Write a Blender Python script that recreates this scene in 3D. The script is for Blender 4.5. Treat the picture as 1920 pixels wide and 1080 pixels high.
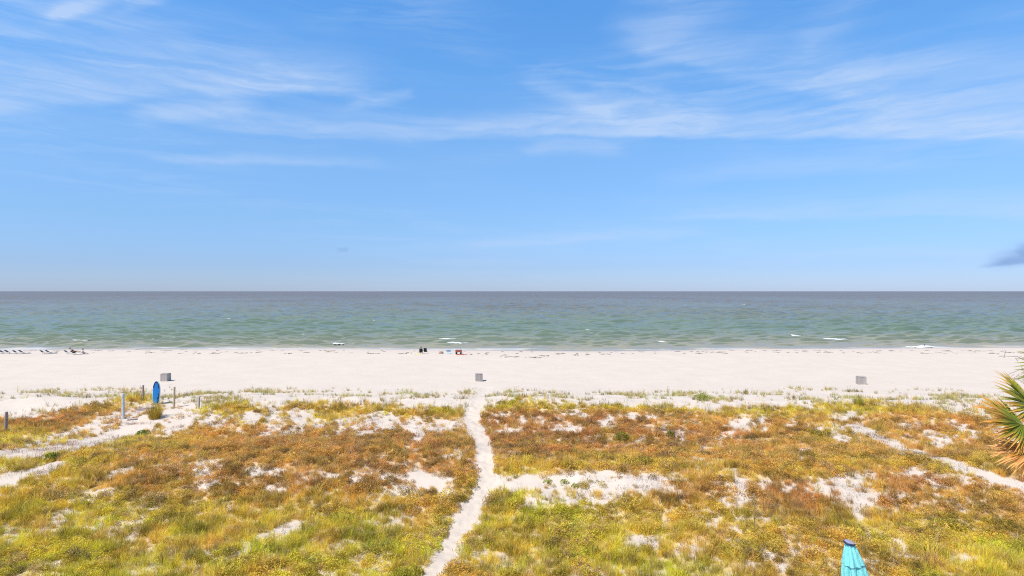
import bpy, math, random
import numpy as np

for o in list(bpy.data.objects):
    bpy.data.objects.remove(o)
SC = bpy.context.scene
COL = SC.collection
R = math.radians
random.seed(7)
rng = np.random.default_rng(7)

# ------------------------------------------------------------------ camera
F, CU, CV, H = 1144.0, 960.0, 546.0, 11.0     # focal length in photo pixels, horizon row, eye height in metres
cam = bpy.data.cameras.new('camera')
cam.sensor_width = 36.0
cam.lens = F / 1920.0 * 36.0
cam.clip_start = 0.1
cam.clip_end = 90000
camo = bpy.data.objects.new('camera', cam)
camo.location = (0, 0, H)
camo.rotation_euler = (R(90) + math.atan(6.0 / F), 0, 0)
COL.objects.link(camo)
SC.camera = camo

# ------------------------------------------------------------------ view, sun, sky
SC.render.engine = 'CYCLES'
SC.view_settings.view_transform = 'Standard'
SC.view_settings.look = 'None'
SC.view_settings.gamma = 1.0
SC.view_settings.exposure = 0.5
SC.view_settings.use_curve_mapping = False
SC.cycles.max_bounces = 6
SC.cycles.diffuse_bounces = 3
SC.cycles.transparent_max_bounces = 6
SC.cycles.use_denoising = False
SC.cycles.filter_width = 1.1

SUN_EL, SUN_AZ = R(57), R(-128)               # azimuth from straight ahead (+Y), clockwise
sdir = (math.cos(SUN_EL) * math.sin(SUN_AZ), math.cos(SUN_EL) * math.cos(SUN_AZ), math.sin(SUN_EL))
sun = bpy.data.lights.new('sun', 'SUN')
sun.energy = 4.0
sun.angle = R(0.55)
sun.color = (1.0, 0.92, 0.80)
suno = bpy.data.objects.new('sun', sun)
from mathutils import Vector, Matrix
suno.rotation_euler = Vector(sdir).to_track_quat('Z', 'Y').to_euler()
suno.location = (-60, -30, 90)
COL.objects.link(suno)

W = bpy.data.worlds.new('World')
SC.world = W
W.use_nodes = True
nt = W.node_tree
nt.nodes.clear()
L = nt.links


def N(t, **kw):
    n = nt.nodes.new(t)
    for k, v in kw.items():
        setattr(n, k, v)
    return n


def put(sock, v):
    if hasattr(v, 'is_output') or hasattr(v, 'links'):
        nt.links.new(v, sock)
    else:
        sock.default_value = v


def M(op, a, b=0.0, c=None, clamp=False):
    n = N('ShaderNodeMath', operation=op, use_clamp=clamp)
    put(n.inputs[0], a)
    put(n.inputs[1], b)
    if c is not None:
        put(n.inputs[2], c)
    return n.outputs[0]


def MR(v, a, b, c=0.0, d=1.0, smooth=True):
    n = N('ShaderNodeMapRange', interpolation_type='SMOOTHSTEP' if smooth else 'LINEAR')
    n.clamp = True
    put(n.inputs[0], v)
    for i, q in enumerate((a, b, c, d)):
        n.inputs[1 + i].default_value = q
    return n.outputs[0]


def NOISE(vec, scale, detail=4, rough=0.55, dist=0.0):
    n = N('ShaderNodeTexNoise')
    n.inputs['Scale'].default_value = scale
    n.inputs['Detail'].default_value = detail
    n.inputs['Roughness'].default_value = rough
    n.inputs['Distortion'].default_value = dist
    put(n.inputs['Vector'], vec)
    return n.outputs['Fac']


def COMB(x, y, z=0.0):
    n = N('ShaderNodeCombineXYZ')
    put(n.inputs[0], x); put(n.inputs[1], y); put(n.inputs[2], z)
    return n.outputs[0]


sky = N('ShaderNodeTexSky', sky_type='NISHITA')
sky.sun_disc = False
sky.sun_elevation = SUN_EL
sky.sun_rotation = SUN_AZ
sky.altitude = 0
sky.air_density = 1.0
sky.dust_density = 0.2
sky.ozone_density = 3.0
tc = N('ShaderNodeTexCoord')
sep = N('ShaderNodeSeparateXYZ')
L.new(tc.outputs['Generated'], sep.inputs[0])
dx, dy, dz = sep.outputs
az = M('ARCTAN2', dx, dy)
el = M('ARCSINE', dz)
# wind-drawn distortion of the cirrus
wv = COMB(M('MULTIPLY', az, 3.0), M('MULTIPLY', el, 9.0), 0.3)
warp = M('SUBTRACT', NOISE(wv, 1.6, 5, 0.6), 0.5)
el_w = M('ADD', el, M('MULTIPLY', warp, 0.034))
az_w = M('ADD', az, M('MULTIPLY', M('SUBTRACT', NOISE(wv, 2.3, 3, 0.5), 0.5), 0.12))
# fibres along the streaks, and broad veils
fib = NOISE(COMB(M('MULTIPLY', az_w, 4.0), M('MULTIPLY', el_w, 42.0), 1.7), 1.0, 6, 0.62, 0.6)
fib2 = NOISE(COMB(M('ADD', M('MULTIPLY', az_w, 9.0), M('MULTIPLY', el_w, 14.0)), M('SUBTRACT', M('MULTIPLY', el_w, 34.0), M('MULTIPLY', az_w, 4.0)), 4.1), 1.0, 6, 0.6, 0.8)
veil = NOISE(COMB(M('MULTIPLY', az, 1.7), M('MULTIPLY', el, 6.0), 8.2), 1.0, 3, 0.5)


def ang(u, v):
    a = math.atan2(u - CU, F)
    return a, math.atan2((CV - v) * math.cos(a), F)


def stroke(p0, p1, p2, up, dn, s, soft=0.25):
    """a drawn-out cloud: a curved line in azimuth and elevation, soft above, firmer below"""
    (a0, e0), (a1, e1), (a2, e2) = ang(*p0), ang(*p1), ang(*p2)
    c2, c1, c0 = np.polyfit([a0, a1, a2], [e0, e1, e2], 2)
    line = M('MULTIPLY_ADD', M('MULTIPLY_ADD', az, float(c2), float(c1)), az, float(c0))
    d = M('SUBTRACT', el_w, line)
    f = M('MULTIPLY', MR(d, 0.0, up * 1.35 / F, 1, 0), MR(d, -dn * 1.5 / F, 0.0, 0, 1))
    span = a2 - a0
    w = M('MULTIPLY', MR(az_w, a0, a0 + span * soft, 0, 1), MR(az_w, a2 - span * soft, a2, 1, 0))
    return M('MULTIPLY', M('MULTIPLY', f, w), s)


strokes = [
    # the wisps, top left
    ((40, 62), (130, 22), (330, -30), 26, 12, 0.55, .3), ((75, 20), (150, 5), (205, -12), 20, 12, 0.4, .3),
    ((190, 22), (250, 8), (320, -14), 14, 10, 0.4, .3),
    # long arched streak
    ((-260, 250), (250, 172), (640, 168), 62, 12, 0.62, .3), ((330, 175), (560, 155), (770, 192), 60, 18, 0.6, .35),
    ((640, 198), (730, 190), (800, 168), 14, 9, 0.6, .3), ((225, 226), (350, 208), (500, 203), 24, 16, 0.72, .3),
    ((-300, 200), (120, 120), (560, 90), 70, 60, 0.24, .35),
    # the level band from mid left to the right edge
    ((330, 232), (700, 250), (1100, 252), 40, 9, 0.5, .25), ((780, 252), (1300, 249), (2200, 268), 40, 6, 0.75, .25),
    ((980, 280), (1100, 274), (1190, 282), 20, 14, 0.5, .3), ((960, 130), (1060, 180), (1230, 246), 24, 16, 0.38, .3),
    ((1020, 232), (1290, 232), (1420, 250), 54, 10, 0.5, .3),
    # the slanting veil, upper right
    ((1120, 60), (1330, 122), (1720, 196), 70, 12, 0.40, .22), ((1440, 130), (1680, 195), (2100, 230), 90, 30, 0.36, .3),
    ((1180, 110), (1300, 30), (1420, -80), 80, 60, 0.22, .3), ((1470, 120), (1520, 70), (1640, -10), 40, 30, 0.26, .3),
    ((1500, 240), (1850, 252), (2300, 260), 120, 16, 0.30, .3),
    # low thin bands
    ((1150, 404), (1500, 405), (2250, 396), 34, 8, 0.5, .25), ((1620, 392), (1800, 385), (2200, 390), 26, 12, 0.3, .3),
    ((820, 460), (1100, 444), (1400, 438), 16, 8, 0.42, .3), ((240, 298), (500, 300), (780, 306), 12, 8, 0.4, .3),
    ((1200, 340), (1450, 318), (1800, 312), 26, 14, 0.36, .3), ((1300, 500), (1600, 478), (2200, 470), 14, 8, 0.34, .3),
]
acc = None
for q in strokes:
    s = stroke(*q)
    acc = s if acc is None else M('ADD', acc, s)
tex = M('ADD', M('MULTIPLY', MR(fib, 0.32, 0.68, 0.5, 1.2), 0.72), M('MULTIPLY', MR(fib2, 0.33, 0.67, 0.2, 1.3), 0.28))
dens = M('MULTIPLY', acc, tex)
thin = M('MULTIPLY', MR(veil, 0.38, 0.72), MR(fib, 0.36, 0.74))
thin = M('MULTIPLY', thin, MR(el, 0.02, 0.2, .55))
dens = M('ADD', M('ADD', M('MULTIPLY', dens, 0.62), 0.03), M('MULTIPLY', thin, 0.42))
dens = M('MINIMUM', dens, 0.72)
# two small grey cumulus far off, low over the sea
g1 = M('MAXIMUM', stroke((1805, 490), (1900, 488), (2200, 486), 24, 5, .9, .16), stroke((1832, 482), (1930, 471), (2200, 464), 18, 16, .9, .14))
g2 = stroke((602, 468), (621, 468), (640, 468), 4, 4, 0.4, .3)

# the photograph's colour rendering of the blue: one smooth tone curve by elevation, the same all round
def lin(c):
    return [((q / 255 + 0.055) / 1.055) ** 2.4 if q > 10.3 else q / 255 / 12.92 for q in c]


NISH = {5: (117, 150, 196), 150: (129, 164, 209), 300: (153, 190, 231), 420: (192, 226, 248), 500: (240, 254, 239), 540: (252, 249, 221)}
WANT = {5: (90, 160, 237), 150: (106, 171, 241), 300: (129, 185, 246), 420: (147, 197, 247), 500: (167, 200, 235), 540: (177, 197, 223)}
gr = N('ShaderNodeValToRGB')
ge = gr.color_ramp.elements
ge.remove(ge[0])
for i, v_ in enumerate(sorted(NISH, reverse=True)):
    e_ = ge[0] if i == 0 else ge.new(0.5)
    e_.position = math.atan2(CV - v_, F) / 1.571
    e_.color = (*[a_ / b_ / 2 for a_, b_ in zip(lin(WANT[v_]), lin(NISH[v_]))], 1)
for p_, k_ in ((0.42, .88), (0.7, .55), (1.0, .42)):      # deeper blue overhead
    e_ = ge.new(p_)
    e_.color = (*[a_ / b_ / 2 * k_ for a_, b_ in zip(lin((84, 156, 236)), lin(NISH[5]))], 1)
L.new(M('DIVIDE', el, 1.571), gr.inputs[0])
grade = N('ShaderNodeVectorMath', operation='MULTIPLY')
L.new(sky.outputs[0], grade.inputs[0])
L.new(gr.outputs[0], grade.inputs[1])
grade2 = N('ShaderNodeVectorMath', operation='SCALE')
L.new(grade.outputs[0], grade2.inputs[0])
grade2.inputs['Scale'].default_value = 2.0
mixc = N('ShaderNodeMix', data_type='RGBA')
L.new(dens, mixc.inputs['Factor'])
L.new(grade2.outputs[0], mixc.inputs[6])
mixc.inputs[7].default_value = (3.75, 4.75, 6.4, 1)
mixg = N('ShaderNodeMix', data_type='RGBA')
L.new(M('ADD', g1, g2, clamp=True), mixg.inputs['Factor'])
L.new(mixc.outputs[2], mixg.inputs[6])
mixg.inputs[7].default_value = (1.7, 2.8, 5.0, 1)
bg = N('ShaderNodeBackground')
bg.inputs['Strength'].default_value = 0.106
L.new(mixg.outputs[2], bg.inputs[0])
wo = N('ShaderNodeOutputWorld')
L.new(bg.outputs[0], wo.inputs[0])


# ------------------------------------------------------------------ helpers
def sstep(a, b, x):
    t = np.clip((np.asarray(x, float) - a) / (b - a), 0, 1)
    return t * t * (3 - 2 * t)


_tables = {}


def vnoise(x, y, seed=0):
    """smooth value noise in 0..1"""
    if seed not in _tables:
        _tables[seed] = np.random.default_rng(1000 + seed).random((256, 256))
    T = _tables[seed]
    x = np.asarray(x, float); y = np.asarray(y, float)
    xi = np.floor(x).astype(int); yi = np.floor(y).astype(int)
    fx = x - xi; fy = y - yi
    fx = fx * fx * (3 - 2 * fx); fy = fy * fy * (3 - 2 * fy)
    a = T[xi & 255, yi & 255]; b = T[(xi + 1) & 255, yi & 255]
    c = T[xi & 255, (yi + 1) & 255]; d = T[(xi + 1) & 255, (yi + 1) & 255]
    return (a * (1 - fx) + b * fx) * (1 - fy) + (c * (1 - fx) + d * fx) * fy


def fbm(x, y, seed=0, octv=4, gain=0.5):
    s = 0; a = 1; t = 0
    for i in range(octv):
        s = s + a * vnoise(x * 2 ** i + 17.3 * i, y * 2 ** i + 5.1 * i, seed + i)
        t += a
        a *= gain
    return s / t


def mesh_grid(name, X, Y, Z):
    """X, Y, Z: (rows, cols) arrays to a quad mesh"""
    r, c = X.shape
    me = bpy.data.meshes.new(name)
    v = np.stack([X, Y, Z], -1).reshape(-1, 3).astype(np.float32)
    i = np.arange((r - 1) * c).reshape(r - 1, c)[:, :-1].ravel()
    q = np.stack([i, i + 1, i + c + 1, i + c], 1).astype(np.int32)
    return mesh_np(me, v, q)


def mesh_np(me, v, q):
    n = q.shape[1]
    me.vertices.add(len(v)); me.vertices.foreach_set('co', np.ascontiguousarray(v, np.float32).ravel())
    me.loops.add(q.size); me.loops.foreach_set('vertex_index', np.ascontiguousarray(q, np.int32).ravel())
    me.polygons.add(len(q))
    me.polygons.foreach_set('loop_start', np.arange(0, q.size, n, dtype=np.int32))
    me.polygons.foreach_set('loop_total', np.full(len(q), n, np.int32))
    me.update(calc_edges=True)
    return me


def smooth(me, on=True):
    me.polygons.foreach_set('use_smooth', np.full(len(me.polygons), on))
    me.update()


def attr_f(me, name, a):
    at = me.attributes.new(name, 'FLOAT', 'POINT')
    at.data.foreach_set('value', np.ascontiguousarray(a, np.float32).ravel())


def attr_c(me, name, a):
    at = me.attributes.new(name, 'FLOAT_COLOR', 'POINT')
    c = np.ones((len(a), 4), np.float32); c[:, :3] = a
    at.data.foreach_set('color', c.ravel())


class MB:
    """collects boxes, tubes, lathes and strips into one mesh"""

    def __init__(s):
        s.v = []; s.f = []; s.c = []

    def add(s, v, f, c=None):
        b = len(s.v)
        s.v += [tuple(p) for p in v]
        s.f += [tuple(b + i for i in q) for q in f]
        s.c += [c if c is not None else (1, 1, 1)] * len(v)

    def box(s, c, d, rot=None, bev=0.0):
        x, y, z = (q / 2 for q in d)
        if bev > 0:
            pts = []
            b = bev
            rings = [(-z, x - b, y - b), (-z + b, x, y), (z - b, x, y), (z, x - b, y - b)]
            for zz, xx, yy in rings:
                pts += [(-xx, -yy, zz), (xx, -yy, zz), (xx, yy, zz), (-xx, yy, zz)]
            fs = [(3, 2, 1, 0), (12, 13, 14, 15)]
            for k in range(3):
                for i in range(4):
                    j = (i + 1) % 4
                    fs.append((k * 4 + i, k * 4 + j, k * 4 + 4 + j, k * 4 + 4 + i))
        else:
            pts = [(-x, -y, -z), (x, -y, -z), (x, y, -z), (-x, y, -z), (-x, -y, z), (x, -y, z), (x, y, z), (-x, y, z)]
            fs = [(3, 2, 1, 0), (4, 5, 6, 7), (0, 1, 5, 4), (1, 2, 6, 5), (2, 3, 7, 6), (3, 0, 4, 7)]
        m = rot if rot is not None else Matrix.Identity(3)
        s.add([(m @ Vector(p)) + Vector(c) for p in pts], fs)

    def tube(s, pts, rad, n=8, cap=True):
        pts = [Vector(p) for p in pts]
        if not hasattr(rad, '__len__'):
            rad = [rad] * len(pts)
        vs = []; fs = []
        for i, p in enumerate(pts):
            t = (pts[min(i + 1, len(pts) - 1)] - pts[max(i - 1, 0)]).normalized()
            ref = Vector((0, 0, 1)) if abs(t.z) < 0.9 else Vector((1, 0, 0))
            a = t.cross(ref).normalized(); b = t.cross(a)
            for k in range(n):
                th = 2 * math.pi * k / n
                vs.append(p + (a * math.cos(th) + b * math.sin(th)) * rad[i])
        for i in range(len(pts) - 1):
            for k in range(n):
                j = (k + 1) % n
                fs.append((i * n + k, (i + 1) * n + k, (i + 1) * n + j, i * n + j))
        if cap:
            fs.append(tuple(range(n)))
            fs.append(tuple((len(pts) - 1) * n + k for k in reversed(range(n))))
        s.add(vs, fs)

    def lathe(s, prof, n=24, fn=None, c=(0, 0, 0)):
        vs = []; fs = []
        for i, (r, z) in enumerate(prof):
            for k in range(n):
                th = 2 * math.pi * k / n
                rr = r * (fn(th, i) if fn else 1)
                vs.append((c[0] + rr * math.cos(th), c[1] + rr * math.sin(th), c[2] + z))
        for i in range(len(prof) - 1):
            for k in range(n):
                j = (k + 1) % n
                fs.append((i * n + k, i * n + j, (i + 1) * n + j, (i + 1) * n + k))
        s.add(vs, fs)

    def ell(s, c, r, n=10, m=7):
        vs = []; fs = []
        for i in range(m + 1):
            ph = math.pi * i / m - math.pi / 2
            for k in range(n):
                th = 2 * math.pi * k / n
                vs.append((c[0] + r[0] * math.cos(ph) * math.cos(th), c[1] + r[1] * math.cos(ph) * math.sin(th), c[2] + r[2] * math.sin(ph)))
        for i in range(m):
            for k in range(n):
                j = (k + 1) % n
                fs.append((i * n + k, i * n + j, (i + 1) * n + j, (i + 1) * n + k))
        s.add(vs, fs)

    def mesh(s, name, mat, sm=False, col=False):
        me = bpy.data.meshes.new(name)
        me.from_pydata(s.v, [], s.f)
        me.materials.append(mat)
        if col:
            attr_c(me, 'tone', np.array(s.c, np.float32))
        if sm:
            smooth(me)
        me.update()
        return me

    def build(s, name, mat, parent=None, sm=False, col=False, loc=None):
        o = bpy.data.objects.new(name, s.mesh(name, mat, sm, col))
        COL.objects.link(o)
        if parent is not None:
            o.parent = parent
        if loc is not None:
            o.location = loc
        return o


def tag(o, label=None, cat=None, group=None, kind=None):
    for k, v in (('label', label), ('category', cat), ('group', group), ('kind', kind)):
        if v:
            o[k] = v
    return o


def thing(name, label, cat, loc=(0, 0, 0), rz=0.0, group=None):
    o = bpy.data.objects.new(name, None)
    o.empty_display_size = 0.2
    COL.objects.link(o)
    o.location = loc
    o.rotation_euler = (0, 0, rz)
    return tag(o, label, cat, group)


def dup(root, loc, rz=None, label=None):
    """copy a thing with copies of its parts and their sub-parts"""
    r = root.copy(); COL.objects.link(r); r.location = loc
    if rz is not None:
        r.rotation_euler = (0, 0, rz)
    if label:
        r['label'] = label
    for ch in list(root.children):
        c = ch.copy(); COL.objects.link(c); c.parent = r
        for g in list(ch.children):
            d = g.copy(); COL.objects.link(d); d.parent = c
    return r


def shader(name):
    global nt, L
    m = bpy.data.materials.new(name)
    m.use_nodes = True
    nt = m.node_tree; L = nt.links
    nt.nodes.clear()
    out = N('ShaderNodeOutputMaterial')
    p = N('ShaderNodeBsdfPrincipled')
    L.new(p.outputs[0], out.inputs[0])
    return m, p, out


def ramp(fac, stops):
    n = N('ShaderNodeValToRGB')
    e = n.color_ramp.elements
    while len(e) < len(stops):
        e.new(0.5)
    for q, (pos, c) in zip(e, stops):
        q.position = pos; q.color = (*c, 1)
    put(n.inputs[0], fac)
    return n.outputs[0]


def mixc_(f, a, b, blend='MIX'):
    n = N('ShaderNodeMix', data_type='RGBA', blend_type=blend)
    put(n.inputs['Factor'], f)
    for s, q in ((6, a), (7, b)):
        if isinstance(q, tuple):
            n.inputs[s].default_value = (*q, 1)
        else:
            put(n.inputs[s], q)
    return n.outputs[2]


def bump(p, h, strength, dist):
    b = N('ShaderNodeBump')
    b.inputs['Strength'].default_value = strength
    b.inputs['Distance'].default_value = dist
    put(b.inputs['Height'], h)
    L.new(b.outputs[0], p.inputs['Normal'])


def simple(name, c, rough=0.6, var=0.15, scale=20.0, bmp=0.0, metal=0.0):
    m, p, out = shader(name)
    t = N('ShaderNodeTexCoord')
    n = NOISE(t.outputs['Object'], scale, 5, 0.6)
    lo = tuple(q * (1 - var) for q in c); hi = tuple(min(1, q * (1 + var)) for q in c)
    L.new(ramp(n, [(0.3, lo), (0.7, hi)]), p.inputs['Base Color'])
    p.inputs['Roughness'].default_value = rough
    p.inputs['Metallic'].default_value = metal
    if bmp:
        bump(p, n, bmp, 0.01)
    return m


def wood(name, c, c2, rough=0.8, axis=2):
    m, p, out = shader(name)
    t = N('ShaderNodeTexCoord')
    mp = N('ShaderNodeMapping')
    sc = [30, 30, 30]; sc[axis] = 2.0
    mp.inputs['Scale'].default_value = sc
    L.new(t.outputs['Object'], mp.inputs[0])
    n = NOISE(mp.outputs[0], 1.0, 6, 0.65)
    oi = N('ShaderNodeObjectInfo')
    f = M('ADD', n, M('MULTIPLY', M('SUBTRACT', oi.outputs['Random'], 0.5), 0.35))
    L.new(ramp(f, [(0.25, c), (0.75, c2)]), p.inputs['Base Color'])
    p.inputs['Roughness'].default_value = rough
    bump(p, n, 0.4, 0.01)
    return m


# ------------------------------------------------------------------ terrain
_sx = [-3000, -300, -96, -32, -6, 14, 30, 44, 64, 96, 300, 3000]
_sy = [116, 116, 115.5, 117, 114, 112.3, 114, 117, 117.5, 119.8, 120, 120]
_py = np.array([-400, 10, 18, 27, 30.3, 33, 38, 44, 49.5, 54, 59, 66, 80, 98, 107, 114, 122, 160, 260, 40000])

_pz = np.array([1.2, 1.2, 1.2, 1.35, 2.05, 2.15, 1.45, 1.75, 2.25, 1.6, 1.12, 0.95, 0.9, 0.9, 0.5, 0.0, -1.2, -3.6, -6, -40])
_fy = np.arange(-20, 300, 0.25)
_fz = np.interp(_fy, _py, _pz)
_fz = np.convolve(np.pad(_fz, 6, mode='edge'), np.ones(13) / 13, 'valid')
PATH = np.array([(770, 1140), (800, 1092), (828, 1050), (853, 1005), (880, 955), (912, 912), (909, 880), (909, 855), (903, 826), (889, 800), (884, 778), (893, 758), (905, 742), (912, 728)], float)


def project(x, y, z):
    yy = np.maximum(y, 1.0)
    return CU + F * x / yy, CV + F * (H - z) / yy


def shore(x):
    return np.interp(x, _sx, _sy) + 0.5 * (fbm(np.asarray(x, float) * 0.12 + 40, np.zeros_like(np.asarray(x, float)) + 3, 60, 3) - 0.5)


def h_base(x, y):
    x = np.asarray(x, float); y = np.asarray(y, float)
    w = sstep(80, 112, y)
    yy = y - (shore(x) - 114) * w
    dune = sstep(12, 20, y) * (1 - sstep(55, 63, y))
    yy = yy + dune * 3.2 * (fbm(x * 0.06 + 9, y * 0.05, 20, 3) - 0.5) * 2
    z = np.where((yy > -15) & (yy < 290), np.interp(yy, _fy, _fz), np.interp(yy, _py, _pz))
    z = z + dune * 0.75 * (fbm(x * 0.16, y * 0.2, 24, 4) - 0.5)
    z = z + dune * 0.22 * (fbm(x * 0.9, y * 0.9, 30, 3) - 0.5)
    beach = sstep(56, 64, y) * (1 - sstep(100, 112, y))
    z = z + beach * (0.10 * (fbm(x * 0.25, y * 0.25, 34, 4) - 0.5) + 0.035 * (fbm(x * 1.8, y * 1.8, 36, 2) - 0.5))
    return z


def hit(u, v, zoff=0.0):
    """where the sight line of a photo pixel meets the ground"""
    y = np.arange(14, 126, 0.04)
    x = (u - CU) / F * y
    z = h_base(x, y)
    los = H - (v - CV) / F * y
    i = int(np.argmax(los <= z + zoff)) if np.any(los <= z + zoff) else len(y) - 1
    return Vector((float(x[i]), float(y[i]), float(z[i])))


pw = np.array([tuple(hit(u, v)) for u, v in PATH])
# dense centre line of the footpath, in metres
_t = np.linspace(0, len(pw) - 1, 260)
pcl = np.stack([np.interp(_t, np.arange(len(pw)), pw[:, k]) for k in (0, 1)], 1)
for _ in range(6):
    pcl[1:-1] = (pcl[:-2] + pcl[1:-1] * 2 + pcl[2:]) / 4


def path_dist(x, y):
    x = np.asarray(x, float).ravel(); y = np.asarray(y, float).ravel()
    d = np.full(x.shape, 1e9)
    m = (x > pcl[:, 0].min() - 4) & (x < pcl[:, 0].max() + 4) & (y > pcl[:, 1].min() - 4) & (y < pcl[:, 1].max() + 4)
    px, py = x[m], y[m]
    dm = np.full(px.shape, 1e9)
    for k in range(0, len(pcl)):
        dm = np.minimum(dm, (px - pcl[k, 0]) ** 2 + (py - pcl[k, 1]) ** 2)
    d[m] = np.sqrt(dm)
    return d


def h_ground(x, y):
    z = h_base(x, y)
    d = path_dist(x, y).reshape(z.shape)
    return z - 0.10 * (1 - sstep(0.25, 0.75, d))


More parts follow.
